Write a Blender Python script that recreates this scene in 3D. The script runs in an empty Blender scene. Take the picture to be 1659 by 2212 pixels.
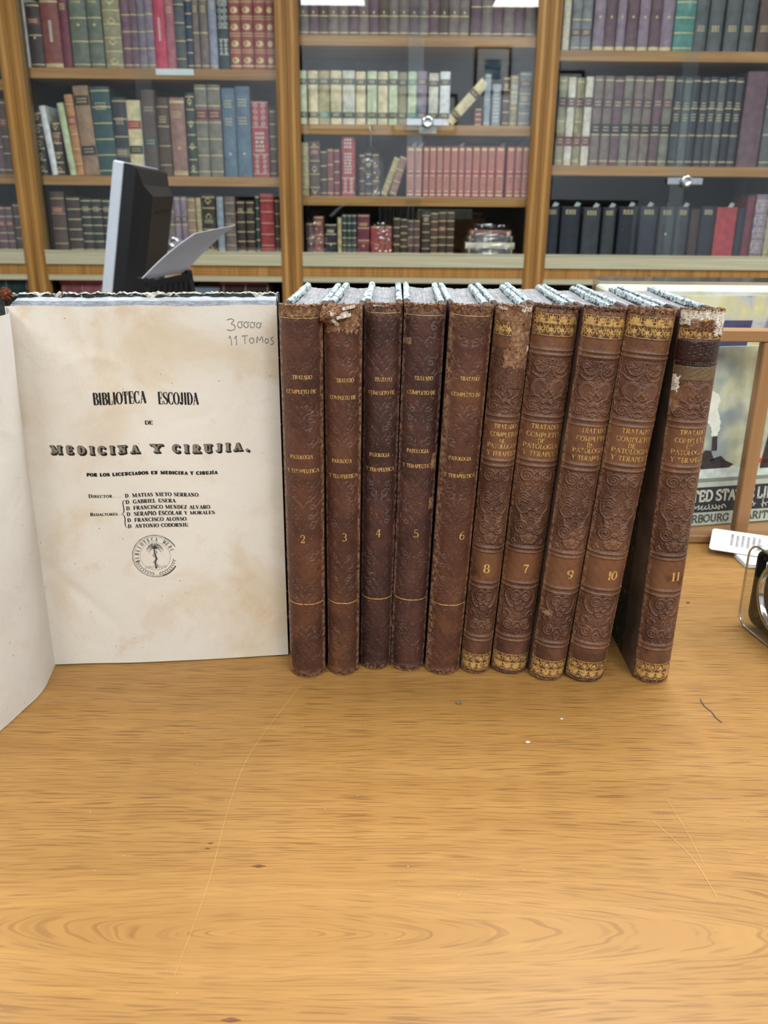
import bpy, math, random
import numpy as np
from mathutils import Vector, Matrix

R = math.radians
SC = bpy.context.scene
COL = SC.collection
random.seed(7)

# ------------------------------------------------------------------ camera, world, lights, exposure
TZ = 0.76                                   # height of the table top above the floor
CF, CP, CR, CH = 1866.7, R(20.078), R(0.526), 0.277
cam_d = bpy.data.cameras.new('camera')
cam = bpy.data.objects.new('camera', cam_d)
COL.objects.link(cam)
SC.camera = cam
_U = Vector((0, math.sin(CP), math.cos(CP)))
_F = Vector((0, math.cos(CP), -math.sin(CP)))
_X = Vector((1, 0, 0))
_r = _X * math.cos(CR) + _U * math.sin(CR)
_u = -_X * math.sin(CR) + _U * math.cos(CR)
_m = Matrix((_r, _u, -_F)).transposed().to_4x4()
_m.translation = Vector((0, 0, TZ + CH))
cam.matrix_world = _m
cam_d.sensor_fit = 'VERTICAL'
cam_d.sensor_height = 36.0
cam_d.lens = CF / 2212 * 36.0
cam_d.clip_start = 0.02
cam_d.dof.use_dof = True
cam_d.dof.focus_distance = 0.50
cam_d.dof.aperture_fstop = cam_d.lens / 1.7

w = bpy.data.worlds.new('world')
SC.world = w
w.use_nodes = True
w.node_tree.nodes['Background'].inputs[0].default_value = (0.9, 0.95, 1.0, 1)
w.node_tree.nodes['Background'].inputs[1].default_value = 0.6

SC.view_settings.view_transform = 'Standard'
SC.view_settings.look = 'None'
SC.view_settings.gamma = 1.0
SC.view_settings.exposure = 0.08
SC.view_settings.use_curve_mapping = False
SC.cycles.use_denoising = True
SC.cycles.transparent_max_bounces = 24
SC.cycles.max_bounces = 8
SC.cycles.sample_clamp_indirect = 6.0

LAMPS = [(-1.25, -0.95, 17), (0.4, -0.95, 17), (1.95, -0.6, 18), (-1.2, 1.15, 31), (0.5, 1.2, 31), (1.95, 1.15, 36), (-0.5, -1.62, 27), (1.2, -1.62, 34)]  # last two added to brighten the wall mirrored in the bookcase glass
LAMP_Z = TZ + 1.86
for (lx, ly, lp) in LAMPS:
    ld = bpy.data.lights.new('panel_light', 'AREA')
    ld.shape = 'RECTANGLE'
    ld.size, ld.size_y = 0.58, 1.18
    ld.energy = lp
    ld.color = (0.95, 0.98, 1.0)
    lo = bpy.data.objects.new('panel_light', ld)
    lo.location = (lx, ly, LAMP_Z - 0.012)
    COL.objects.link(lo)


def at(px, py, Y):
    """point of the place seen at photo pixel (px, py) at distance Y"""
    dx, dy = px - 829.5, py - 1106
    c, s = math.cos(CR), math.sin(CR)
    X = c * dx + s * dy
    V = s * dx - c * dy
    d = (X, CF * math.cos(CP) + V * math.sin(CP), -CF * math.sin(CP) + V * math.cos(CP))
    k = Y / d[1]
    return Vector((d[0] * k, Y, TZ + CH + d[2] * k))


# ------------------------------------------------------------------ helpers
def lin(h):
    if isinstance(h, (tuple, list)):
        return tuple(h)[:3]
    h = h.lstrip('#')
    v = [int(h[i:i + 2], 16) / 255 for i in (0, 2, 4)]
    return tuple(x / 12.92 if x <= 0.04045 else ((x + 0.055) / 1.055) ** 2.4 for x in v)


class NT:
    def __init__(self, name):
        self.m = bpy.data.materials.new(name)
        self.m.use_nodes = True
        self.t = self.m.node_tree
        self.b = self.t.nodes['Principled BSDF']
        self.out = self.t.nodes['Material Output']

    def n(self, typ, **kw):
        nd = self.t.nodes.new(typ)
        for k, v in kw.items():
            if k.startswith('i_'):
                nd.inputs[k[2:]].default_value = v
            else:
                setattr(nd, k, v)
        return nd

    def l(self, a, b):
        self.t.links.new(a, b)

    def coord(self, scale=(1, 1, 1), which='Object', loc=(0, 0, 0), rot=(0, 0, 0), jitter=False):
        tc = self.n('ShaderNodeTexCoord')
        mp = self.n('ShaderNodeMapping')
        mp.inputs['Scale'].default_value = scale
        mp.inputs['Location'].default_value = loc
        mp.inputs['Rotation'].default_value = rot
        src = tc.outputs[which]
        if jitter:
            oi = self.n('ShaderNodeObjectInfo')
            mul = self.math('MULTIPLY', oi.outputs['Random'], 7.3)
            add = self.n('ShaderNodeVectorMath', operation='ADD')
            self.l(src, add.inputs[0])
            self.l(mul, add.inputs[1])
            src = add.outputs[0]
        self.l(src, mp.inputs['Vector'])
        return mp.outputs['Vector']

    def noise(self, vec, scale=5, detail=4, rough=0.55, dist=0.0):
        nd = self.n('ShaderNodeTexNoise')
        nd.inputs['Scale'].default_value = scale
        nd.inputs['Detail'].default_value = detail
        nd.inputs['Roughness'].default_value = rough
        nd.inputs['Distortion'].default_value = dist
        self.l(vec, nd.inputs['Vector'])
        return nd.outputs['Fac']

    def vor(self, vec, scale=5, feature='F1'):
        nd = self.n('ShaderNodeTexVoronoi', feature=feature)
        nd.inputs['Scale'].default_value = scale
        self.l(vec, nd.inputs['Vector'])
        return nd.outputs['Distance']

    def math(self, op, a, b=None, c=None):
        nd = self.n('ShaderNodeMath', operation=op)
        for i, v in enumerate((a, b, c)):
            if v is None:
                continue
            if isinstance(v, (int, float)):
                nd.inputs[i].default_value = v
            else:
                self.l(v, nd.inputs[i])
        return nd.outputs[0]

    def ramp(self, fac, stops):
        nd = self.n('ShaderNodeValToRGB')
        el = nd.color_ramp.elements
        while len(el) < len(stops):
            el.new(0.5)
        for e, (p, c) in zip(el, stops):
            e.position = p
            e.color = (*lin(c), 1)
        self.l(fac, nd.inputs[0])
        return nd.outputs['Color']

    def step(self, fac, a, b):
        nd = self.n('ShaderNodeMapRange')
        nd.interpolation_type = 'SMOOTHSTEP'
        nd.inputs['From Min'].default_value = a
        nd.inputs['From Max'].default_value = b
        self.l(fac, nd.inputs['Value'])
        return nd.outputs['Result']

    def mix(self, fac, a, b, blend='MIX'):
        nd = self.n('ShaderNodeMix', data_type='RGBA', blend_type=blend)
        for s, v in ((0, fac), (6, a), (7, b)):
            if isinstance(v, (int, float)):
                nd.inputs[s].default_value = v
            elif isinstance(v, (tuple, list, str)):
                nd.inputs[s].default_value = (*lin(v), 1)
            else:
                self.l(v, nd.inputs[s])
        return nd.outputs[2]

    def attr(self, name):
        return self.n('ShaderNodeAttribute', attribute_name=name).outputs['Fac']

    def bump(self, h, strength=0.3, dist=0.001):
        nd = self.n('ShaderNodeBump')
        nd.inputs['Strength'].default_value = strength
        nd.inputs['Distance'].default_value = dist
        self.l(h, nd.inputs['Height'])
        self.l(nd.outputs[0], self.b.inputs['Normal'])

    def base(self, c):
        if isinstance(c, (tuple, list, str)):
            self.b.inputs['Base Color'].default_value = (*lin(c), 1)
        else:
            self.l(c, self.b.inputs['Base Color'])

    def set(self, rough=None, metal=None, spec=None, coat=None):
        if rough is not None:
            self.b.inputs['Roughness'].default_value = rough
        if metal is not None:
            self.b.inputs['Metallic'].default_value = metal
        if spec is not None:
            self.b.inputs['Specular IOR Level'].default_value = spec
        if coat is not None:
            self.b.inputs['Coat Weight'].default_value = coat
        return self


_simple = {}


def simple(col, rough=0.6, metal=0.0, var=0.12, scale=60, name='plain', spec=0.4):
    key = (col, rough, metal, var, scale, name, spec)
    if key in _simple:
        return _simple[key]
    t = NT(name)
    c = lin(col)
    v = t.coord(jitter=True)
    f = t.noise(v, scale, 3)
    lo = tuple(max(0, x * (1 - var * 1.6)) for x in c)
    hi = tuple(min(1, x * (1 + var * 1.6)) for x in c)
    t.base(t.ramp(f, [(0.3, lo), (0.7, hi)]))
    t.set(rough, metal, spec)
    _simple[key] = t.m
    return t.m


class MB:
    def __init__(self):
        self.v, self.f, self.mi = [], [], []

    def add(self, vs, fs, mi=0):
        o = len(self.v)
        self.v += [tuple(x) for x in vs]
        for f in fs:
            self.f.append(tuple(i + o for i in f))
            self.mi.append(mi)

    def box(self, x0, x1, y0, y1, z0, z1, mi=0, M=None):
        vs = [Vector(p) for p in ((x0, y0, z0), (x1, y0, z0), (x1, y1, z0), (x0, y1, z0),
                                  (x0, y0, z1), (x1, y0, z1), (x1, y1, z1), (x0, y1, z1))]
        if M is not None:
            vs = [M @ p for p in vs]
        self.add(vs, [(0, 3, 2, 1), (4, 5, 6, 7), (0, 1, 5, 4), (1, 2, 6, 5), (2, 3, 7, 6), (3, 0, 4, 7)], mi)
        return self

    def bbox(self, x0, x1, y0, y1, z0, z1, b=0.002, mi=0, M=None):
        """box with chamfered edges: three nested rings"""
        vs = []
        rings = [(z0, b), (z0 + b, 0), (z1 - b, 0), (z1, b)]
        for z, i in rings:
            q = b
            vs += [(x0 + i + q * (1 if i == 0 else 0), y0 + i, z), (x1 - i - q * (1 if i == 0 else 0), y0 + i, z),
                   (x1 - i, y0 + i + q * (1 if i == 0 else 0), z), (x1 - i, y1 - i - q * (1 if i == 0 else 0), z),
                   (x1 - i - q * (1 if i == 0 else 0), y1 - i, z), (x0 + i + q * (1 if i == 0 else 0), y1 - i, z),
                   (x0 + i, y1 - i - q * (1 if i == 0 else 0), z), (x0 + i, y0 + i + q * (1 if i == 0 else 0), z)]
        vs = [Vector(p) for p in vs]
        if M is not None:
            vs = [M @ p for p in vs]
        fs = [tuple(reversed(range(8))), tuple(range(24, 32))]
        for k in range(3):
            for j in range(8):
                a, c = k * 8 + j, k * 8 + (j + 1) % 8
                fs.append((a, c, c + 8, a + 8))
        self.add(vs, fs, mi)
        return self

    def prism(self, poly, z0, z1, mi=0, fn=None):
        """extrude polygon (list of 2D) between z0 and z1; fn maps (a, b, z) to 3D"""
        fn = fn or (lambda a, b, z: (a, b, z))
        n = len(poly)
        vs = [fn(a, b, z0) for a, b in poly] + [fn(a, b, z1) for a, b in poly]
        fs = [tuple(reversed(range(n))), tuple(range(n, 2 * n))]
        fs += [(i, (i + 1) % n, n + (i + 1) % n, n + i) for i in range(n)]
        self.add(vs, fs, mi)
        return self

    def grid(self, fn, nu, nv, mi=0):
        vs = [fn(i / nu, j / nv) for j in range(nv + 1) for i in range(nu + 1)]
        fs = [(j * (nu + 1) + i, j * (nu + 1) + i + 1, (j + 1) * (nu + 1) + i + 1, (j + 1) * (nu + 1) + i)
              for j in range(nv) for i in range(nu)]
        self.add(vs, fs, mi)
        return self

    def tube(self, pts, r, n=8, mi=0):
        pts = [Vector(p) for p in pts]
        vs, fs = [], []
        for i, p in enumerate(pts):
            d = (pts[min(i + 1, len(pts) - 1)] - pts[max(i - 1, 0)]).normalized()
            a = d.orthogonal().normalized() if i == 0 else (a - d * a.dot(d)).normalized()
            b = d.cross(a)
            rr = r[i] if isinstance(r, (list, tuple)) else r
            vs += [p + (a * math.cos(2 * math.pi * k / n) + b * math.sin(2 * math.pi * k / n)) * rr for k in range(n)]
        for i in range(len(pts) - 1):
            for k in range(n):
                fs.append((i * n + k, i * n + (k + 1) % n, (i + 1) * n + (k + 1) % n, (i + 1) * n + k))
        fs.append(tuple(reversed(range(n))))
        fs.append(tuple(range((len(pts) - 1) * n, len(pts) * n)))
        self.add(vs, fs, mi)
        return self

    def lathe(self, prof, n=24, mi=0, M=None):
        """revolve (r, z) profile about z"""
        vs, fs = [], []
        for r, z in prof:
            for k in range(n):
                a = 2 * math.pi * k / n
                p = Vector((r * math.cos(a), r * math.sin(a), z))
                vs.append(M @ p if M is not None else p)
        for i in range(len(prof) - 1):
            for k in range(n):
                fs.append((i * n + k, i * n + (k + 1) % n, (i + 1) * n + (k + 1) % n, (i + 1) * n + k))
        fs.append(tuple(reversed(range(n))))
        fs.append(tuple(range((len(prof) - 1) * n, len(prof) * n)))
        self.add(vs, fs, mi)
        return self

    def build(self, name, mats, parent=None, smooth=False):
        me = bpy.data.meshes.new(name)
        me.from_pydata(self.v, [], self.f)
        if not isinstance(mats, (list, tuple)):
            mats = [mats]
        for m in mats:
            me.materials.append(m)
        if len(mats) > 1:
            me.polygons.foreach_set('material_index', self.mi)
        if smooth:
            me.polygons.foreach_set('use_smooth', [True] * len(me.polygons))
        me.update()
        o = bpy.data.objects.new(name, me)
        COL.objects.link(o)
        if parent is not None:
            o.parent = parent
        return o


def tag(o, label=None, cat=None, group=None, kind=None):
    if label:
        o['label'] = label
    if cat:
        o['category'] = cat
    if group:
        o['group'] = group
    if kind:
        o['kind'] = kind
    return o


def empty(name, loc=(0, 0, 0), label=None, cat=None, group=None, M=None):
    o = bpy.data.objects.new(name, None)
    o.empty_display_size = 0.05
    COL.objects.link(o)
    if M is not None:
        o.matrix_world = M
    else:
        o.location = loc
    return tag(o, label, cat, group)


def nz(x, y=0.0, s=0):
    """cheap smooth noise in [-1, 1]"""
    return (math.sin(x * 1.7 + s * 3.1 + 1.3 * math.sin(y * 1.1 + s)) + math.sin(x * 3.9 - y * 2.3 + s * 5.7)
            + math.sin(y * 3.1 + x * 0.7 + s * 1.9)) / 3


# ------------------------------------------------------------------ materials
def wood_case(name, axis, c0, c1, c2):
    t = NT(name)
    s = {'x': (2.0, 60, 60), 'z': (60, 60, 2.0)}[axis]
    v = t.coord(s, jitter=True)
    f = t.noise(v, 1.0, 5, 0.6, 0.4)
    v2 = t.coord((s[0] * 4, s[1] * 5, s[2] * 4), jitter=True)
    g = t.noise(v2, 1.0, 2)
    c = t.ramp(f, [(0.28, c0), (0.5, c1), (0.74, c2)])
    t.base(t.mix(t.math('MULTIPLY', t.step(g, 0.55, 0.7), 0.35), c, c0))
    t.set(0.42, 0, 0.4)
    return t.m


M_STILE = wood_case('pine_stile', 'z', '#8f6632', '#b08142', '#c3975a')
M_SHELF = wood_case('pine_shelf', 'x', '#9a7340', '#bd9058', '#d0aa72')
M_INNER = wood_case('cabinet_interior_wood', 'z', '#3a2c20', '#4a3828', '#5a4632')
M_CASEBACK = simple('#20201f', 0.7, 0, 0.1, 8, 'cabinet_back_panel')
M_RAIL = NT('brushed_gold_aluminium')
_v = M_RAIL.coord((3, 300, 300))
M_RAIL.base(M_RAIL.ramp(M_RAIL.noise(_v, 1.0, 3), [(0.3, '#bdb48c'), (0.7, '#e4dec0')]))
M_RAIL.set(0.34, 0.45)
M_RAIL = M_RAIL.m
M_CHROME = simple('#d8dadc', 0.16, 1.0, 0.03, 40, 'chrome')
M_WALL = simple('#d3d9df', 0.75, 0, 0.03, 6, 'painted_plaster')
M_CEIL = simple('#eeeeea', 0.85, 0, 0.02, 6, 'ceiling_paint')
M_FLOOR = simple('#6e675d', 0.45, 0, 0.15, 5, 'floor_tile')


def glass_mat(name, tint, refl_rough=0.0, ior=1.5, boost=1.0):
    t = NT(name)
    t.t.nodes.remove(t.b)
    tr = t.n('ShaderNodeBsdfTransparent')
    tr.inputs[0].default_value = (*tint, 1)
    gl = t.n('ShaderNodeBsdfGlossy')
    gl.inputs['Roughness'].default_value = refl_rough
    gl.inputs[0].default_value = (1, 1, 1, 1)
    fr = t.n('ShaderNodeFresnel')
    fr.inputs[0].default_value = ior
    mx = t.n('ShaderNodeMixShader')
    ge = t.n('ShaderNodeNewGeometry')
    f = t.math('MULTIPLY', fr.outputs[0], t.math('SUBTRACT', boost, t.math('MULTIPLY', ge.outputs['Backfacing'], boost)))
    t.l(f, mx.inputs[0])
    t.l(tr.outputs[0], mx.inputs[1])
    t.l(gl.outputs[0], mx.inputs[2])
    t.l(mx.outputs[0], t.out.inputs[0])
    return t.m


M_GLASS = glass_mat('door_glass', (0.97, 0.99, 0.985), 0.0, 1.5, 2.0)
M_PLASTIC = glass_mat('clear_plastic', (0.96, 0.965, 0.97), 0.12, 1.5, 2.2)
M_ACRYLIC = glass_mat('clear_acrylic', (0.96, 0.97, 0.96), 0.02, 1.49, 1.3)

# oak veneer of the table: the grain runs along x and closes in an eye round a knot line
t = NT('oak_veneer')
sep = t.n('ShaderNodeSeparateXYZ')
t.l(t.coord((1, 1, 1)), sep.inputs[0])
wob = t.noise(t.coord((4, 26, 1)), 1.0, 3, 0.5)
dx_ = t.math('MULTIPLY', t.math('SUBTRACT', sep.outputs[0], -0.040), 0.110)
dy_ = t.math('SUBTRACT', sep.outputs[1], 0.266)
fld = t.math('SQRT', t.math('ADD', t.math('MULTIPLY', dx_, dx_), t.math('MULTIPLY', dy_, dy_)))
fld = t.math('ADD', fld, t.math('MULTIPLY', wob, 0.017))


def grain(sx, sy, seed, detail, rough):
    cb = t.n('ShaderNodeCombineXYZ')
    t.l(t.math('MULTIPLY', sep.outputs[0], sx), cb.inputs[0])
    t.l(t.math('MULTIPLY', fld, sy), cb.inputs[1])
    cb.inputs[2].default_value = seed
    return t.noise(cb.outputs[0], 1.0, detail, rough)


broad = grain(1.6, 55, 1.0, 3, 0.6)
band = grain(3.5, 170, 4.0, 3, 0.6)
fine = grain(24, 620, 7.0, 3, 0.6)
pores = grain(40, 1300, 11.0, 0.5, 0.4)
pores2 = grain(56, 2000, 15.0, 0.5, 0.4)
c = t.ramp(broad, [(0.25, '#986e39'), (0.5, '#a0763f'), (0.75, '#a87e46')])
c = t.mix(t.math('MULTIPLY', t.step(band, 0.50, 0.72), 0.34), c, '#b48648')
c = t.mix(t.math('MULTIPLY', t.step(fine, 0.50, 0.72), 0.30), c, '#b88b4e')
calm = t.step(fld, 0.012, 0.055)
c = t.mix(t.math('MULTIPLY', t.step(pores, 0.57, 0.66), t.math('ADD', t.math('MULTIPLY', calm, 0.42), 0.14)), c, '#6a4321')
c = t.mix(t.math('MULTIPLY', t.step(pores2, 0.58, 0.68), 0.36), c, '#6a4524')
t.base(c)
t.set(0.40, 0, 0.32, 0.05)
t.b.inputs['Coat Roughness'].default_value = 0.22
t.bump(pores, 0.06, 0.0005)
M_OAK = t.m
M_OAKEDGE = wood_case('oak_edge', 'x', '#8a5c28', '#a06c33', '#b07c42')


def leather(name, cols, scuff, rough=0.44, dark='#2a1610', ridge=None, relief_amt=0.38, label=None):
    t = NT(name)
    v = t.coord(jitter=True)
    big = t.noise(v, 38, 4, 0.6, 0.6)
    c = t.ramp(big, [(0.30, cols[0]), (0.5, cols[1]), (0.70, cols[2])])
    if label:
        c = t.mix(t.math('MULTIPLY', t.attr('label'), 0.5), c, label)
    blot = t.noise(v, 95, 5, 0.65)
    c = t.mix(t.math('MULTIPLY', t.step(blot, 0.54, 0.72), 0.55), c, dark)
    mid = t.noise(v, 260, 4, 0.7)
    rel = t.attr('relief')
    c = t.mix(t.math('MULTIPLY', t.step(rel, 0.35, 0.95), relief_amt), c, ridge or scuff)  # raised tooling takes the scuff colour, sunk scrolls a painted highlight
    sc_ = t.noise(v, 120, 6, 0.75, 1.2)
    scf = t.step(sc_, 0.55, 0.66)
    sc2 = t.step(mid, 0.56, 0.74)
    c = t.mix(t.math('MULTIPLY', t.math('MULTIPLY', scf, sc2), 0.75), c, scuff)
    edge = t.attr('edge')
    ef = t.math('MULTIPLY', edge, t.step(t.noise(v, 420, 4, 0.7), 0.40, 0.62))
    c = t.mix(t.math('MULTIPLY', ef, 0.8), c, scuff)
    sk = t.step(t.noise(v, 700, 3, 0.7), 0.60, 0.70)
    c = t.mix(t.math('MULTIPLY', sk, 0.16 if label else 0.40), c, scuff)
    t.base(c)
    t.set(rough, 0, 0.42)
    grain = t.vor(t.coord((1, 1, 1), jitter=True), 1500)
    peb = t.vor(t.coord((1, 1, 1)), 1250, 'SMOOTH_F1')
    h = t.math('ADD', t.math('MULTIPLY', grain, 0.35), t.math('MULTIPLY', t.math('MULTIPLY', peb, t.attr('pebble')), -2.6))
    h = t.math('ADD', h, t.math('MULTIPLY', mid, 0.5))
    t.bump(h, 0.55, 0.0006)
    return t.m


M_LEATHER_A = leather('brown_calf', ['#3a211a', '#503023', '#623d2a'], '#a58163', ridge='#87776c', relief_amt=0.6)  # grey highlight of the sunk scrolls is put into the colour
M_LEATHER_B = leather('tan_embossed_calf', ['#41261b', '#593a2a', '#6d4935'], '#9c7556', label='#7f5435')
M_LEATHER_D = leather('dark_calf', ['#2c1916', '#412823', '#53342a'], '#a08070', ridge='#857a74', relief_amt=0.6)  # scroll highlight painted in here too
M_SUEDE = NT('torn_suede')
_v = M_SUEDE.coord(jitter=True)
_n = M_SUEDE.noise(_v, 340, 5, 0.7)
M_SUEDE.base(M_SUEDE.ramp(_n, [(0.3, '#553726'), (0.5, '#866248'), (0.72, '#b7977a')]))
M_SUEDE.set(0.85, 0, 0.15)
M_SUEDE.bump(_n, 0.9, 0.001)
M_SUEDE = M_SUEDE.m
M_LINING = NT('exposed_spine_lining')
_v = M_LINING.coord((1.6, 1, 0.5), jitter=True)
_n = M_LINING.noise(_v, 420, 5, 0.7)
M_LINING.base(M_LINING.ramp(_n, [(0.34, '#7d6a58'), (0.48, '#cfc4b4'), (0.66, '#efe9dd')]))
M_LINING.set(0.9, 0, 0.1)
M_LINING.bump(_n, 0.8, 0.001)
M_LINING = M_LINING.m

M_GILT = NT('worn_gilt')
_v = M_GILT.coord(jitter=True)
_n = M_GILT.noise(_v, 520, 4, 0.7)
_f = M_GILT.step(_n, 0.36, 0.52)
M_GILT.base(M_GILT.mix(_f, '#7a5736', '#d6b06a'))
M_GILT.l(M_GILT.math('MULTIPLY', _f, 0.45), M_GILT.b.inputs['Metallic'])
M_GILT.set(0.42)
M_GILT = M_GILT.m
M_GILTDIM = NT('rubbed_gilt')
_v = M_GILTDIM.coord(jitter=True)
_n = M_GILTDIM.noise(_v, 420, 4, 0.7)
M_GILTDIM.base(M_GILTDIM.mix(M_GILTDIM.step(_n, 0.36, 0.54), '#7a5639', '#c8a366'))
M_GILTDIM.set(0.5, 0.2)
M_GILTDIM = M_GILTDIM.m
M_BLIND = simple('#8b7a70', 0.4, 0, 0.25, 300, 'blind_tooling')

t = NT('marbled_paper')
v = t.coord(jitter=True)
n1 = t.noise(v, 90, 5, 0.7, 2.0)
c = t.ramp(n1, [(0.34, '#0b100f'), (0.46, '#17211e'), (0.55, '#35413c'), (0.62, '#131a19'), (0.72, '#271b1b')])
c = t.mix(t.step(t.noise(v, 300, 3), 0.62, 0.68), c, '#a9b0a8')
t.base(c)
t.set(0.5)
M_MARBLE = t.m

t = NT('flaking_board_edge')
v = t.coord(jitter=True)
n1 = t.noise(v, 360, 5, 0.72)
n2 = t.noise(v, 120, 3, 0.6)
c = t.ramp(n1, [(0.36, '#1f2a2c'), (0.42, '#6f7f82'), (0.48, '#b4c1c3'), (0.64, '#dbe2e2')])
t.base(t.mix(t.math('MULTIPLY', t.step(n2, 0.60, 0.68), 0.75), c, '#55666a'))
t.set(0.8, 0, 0.2)
t.bump(n1, 0.8, 0.001)
M_FLAKE = t.m

def edges(name, s, c0, c1, c2):
    t = NT(name)
    n1 = t.noise(t.coord(s, jitter=True), 2600, 2, 0.6)
    n2 = t.noise(t.coord(jitter=True), 70, 4, 0.6)
    n3 = t.noise(t.coord((1, .4, 1), jitter=True), 500, 3, 0.7)
    c = t.ramp(n1, [(0.3, c0), (0.5, c1), (0.7, c2)])
    c = t.mix(t.math('MULTIPLY', t.step(n2, 0.4, 0.7), 0.4), c, '#6e665f')
    c = t.mix(t.math('MULTIPLY', t.step(n3, 0.6, 0.72), 0.5), c, '#d8d8d8')
    t.base(c)
    t.set(0.8, 0, 0.2)
    t.bump(n1, 0.5, 0.0008)
    return t.m


M_EDGES = edges('dusty_page_edges', (1, 0.02, 0.02), '#77777a', '#98999c', '#b5b6b8')
M_EDGES2 = edges('grey_page_edges', (0.02, 1, 0.3), '#93969c', '#a9adb3', '#c0c4c8')


def paper(name, base_, stain, amount, sc=1.0):
    t = NT(name)
    v = t.coord()
    big = t.noise(v, 14 * sc, 5, 0.6, 0.5)
    c = t.mix(t.math('MULTIPLY', t.step(big, 0.44, 0.72), amount), base_, stain)
    med = t.noise(v, 40 * sc, 4, 0.6)
    c = t.mix(t.math('MULTIPLY', t.step(med, 0.58, 0.78), amount * 0.6), c, '#c39a66')
    fib = t.noise(v, 700, 3, 0.7)
    c = t.mix(t.math('MULTIPLY', t.step(fib, 0.5, 0.8), 0.18), c, '#b7a88f')
    sp = t.vor(v, 150)
    spn = t.noise(v, 60, 2)
    c = t.mix(t.math('MULTIPLY', t.math('MULTIPLY', t.math('SUBTRACT', 1.0, t.step(sp, 0.035, 0.075)), t.step(spn, 0.48, 0.55)), 0.75), c, '#6d4a35')
    sp2 = t.vor(v, 24)
    c = t.mix(t.math('MULTIPLY', t.math('SUBTRACT', 1.0, t.step(sp2, 0.015, 0.05)), 0.7), c, '#8a5a3a')
    t.base(c)
    t.set(0.85, 0, 0.2)
    cock = t.noise(v, 22, 3, 0.5, 1.2)
    t.bump(t.math('ADD', t.math('MULTIPLY', cock, 4.0), t.math('MULTIPLY', fib, 0.25)), 0.16, 0.002)
    return t.m


M_TITLE = paper('foxed_title_page', '#dbd5c9', '#c6ae88', 0.62)
M_LEAF = paper('flyleaf_paper', '#d6d3cc', '#c6bdab', 0.40)
M_INK = simple('#1c1a18', 0.75, 0, 0.15, 700, 'printing_ink')
M_INKSOFT = simple('#57524b', 0.8, 0, 0.25, 500, 'letter_hatching')
M_INKFADE = simple('#4a4744', 0.8, 0, 0.35, 300, 'stamp_ink')
M_PENCIL = simple('#6f6c68', 0.7, 0, 0.3, 600, 'pencil')
M_WHITEPAPER = simple('#e6e8ea', 0.7, 0, 0.03, 40, 'white_paper')
M_BLACKPL = simple('#0c0d10', 0.5, 0, 0.1, 60, 'black_plastic')
M_SILVER = simple('#c3cad3', 0.42, 0.25, 0.03, 60, 'silver_plastic')

# ------------------------------------------------------------------ the room
def struct(name, mb, m, label=None):
    o = mb.build(name, m)
    o['kind'] = 'structure'
    if label:
        o['label'] = label
    return o


RX0, RX1, RY0, RY1, RZ1 = -3.4, 3.4, -2.6, 3.72, TZ + 1.9
struct('floor', MB().box(RX0, RX1, RY0, RY1, -0.05, 0), M_FLOOR)
struct('ceiling', MB().box(RX0, RX1, RY0, RY1, RZ1, RZ1 + 0.05), M_CEIL)
struct('wall_back', MB().box(RX0, RX1, RY1, RY1 + 0.08, 0, RZ1), M_WALL)
struct('wall_front', MB().box(RX0, RX1, RY0 - 0.08, RY0, 0, RZ1), M_WALL)
struct('wall_left', MB().box(RX0 - 0.08, RX0, RY0, RY1, 0, RZ1), M_WALL)
struct('wall_right', MB().box(RX1, RX1 + 0.08, RY0, RY1, 0, RZ1), M_WALL)

M_LAMPFRAME = simple('#d5d6d6', 0.5, 0, 0.02, 20, 'lamp_housing')
_lamp_place = ['front left of the room', 'front middle of the room', 'front right of the room', 'left near the bookcases',
               'middle near the bookcases', 'right near the bookcases', 'left beside the wall of pictures', 'right beside the wall of pictures']
for (lx, ly, lp), place in zip(LAMPS, _lamp_place):
    L = empty('ceiling_light', (lx, ly, LAMP_Z), 'square fluorescent ceiling panel, ' + place, 'ceiling light', 'ceiling panels')
    fr = MB()
    fr.box(-0.33, -0.292, -0.63, 0.63, 0, 0.039).box(0.292, 0.33, -0.63, 0.63, 0, 0.039)
    fr.box(-0.292, 0.292, -0.63, -0.592, 0, 0.039).box(-0.292, 0.292, 0.592, 0.63, 0, 0.039)
    fr.build('frame', M_LAMPFRAME, L)
    MB().box(-0.292, 0.292, -0.592, 0.592, 0.006, 0.012).build('diffuser', M_LAMPFRAME, L)

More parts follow.
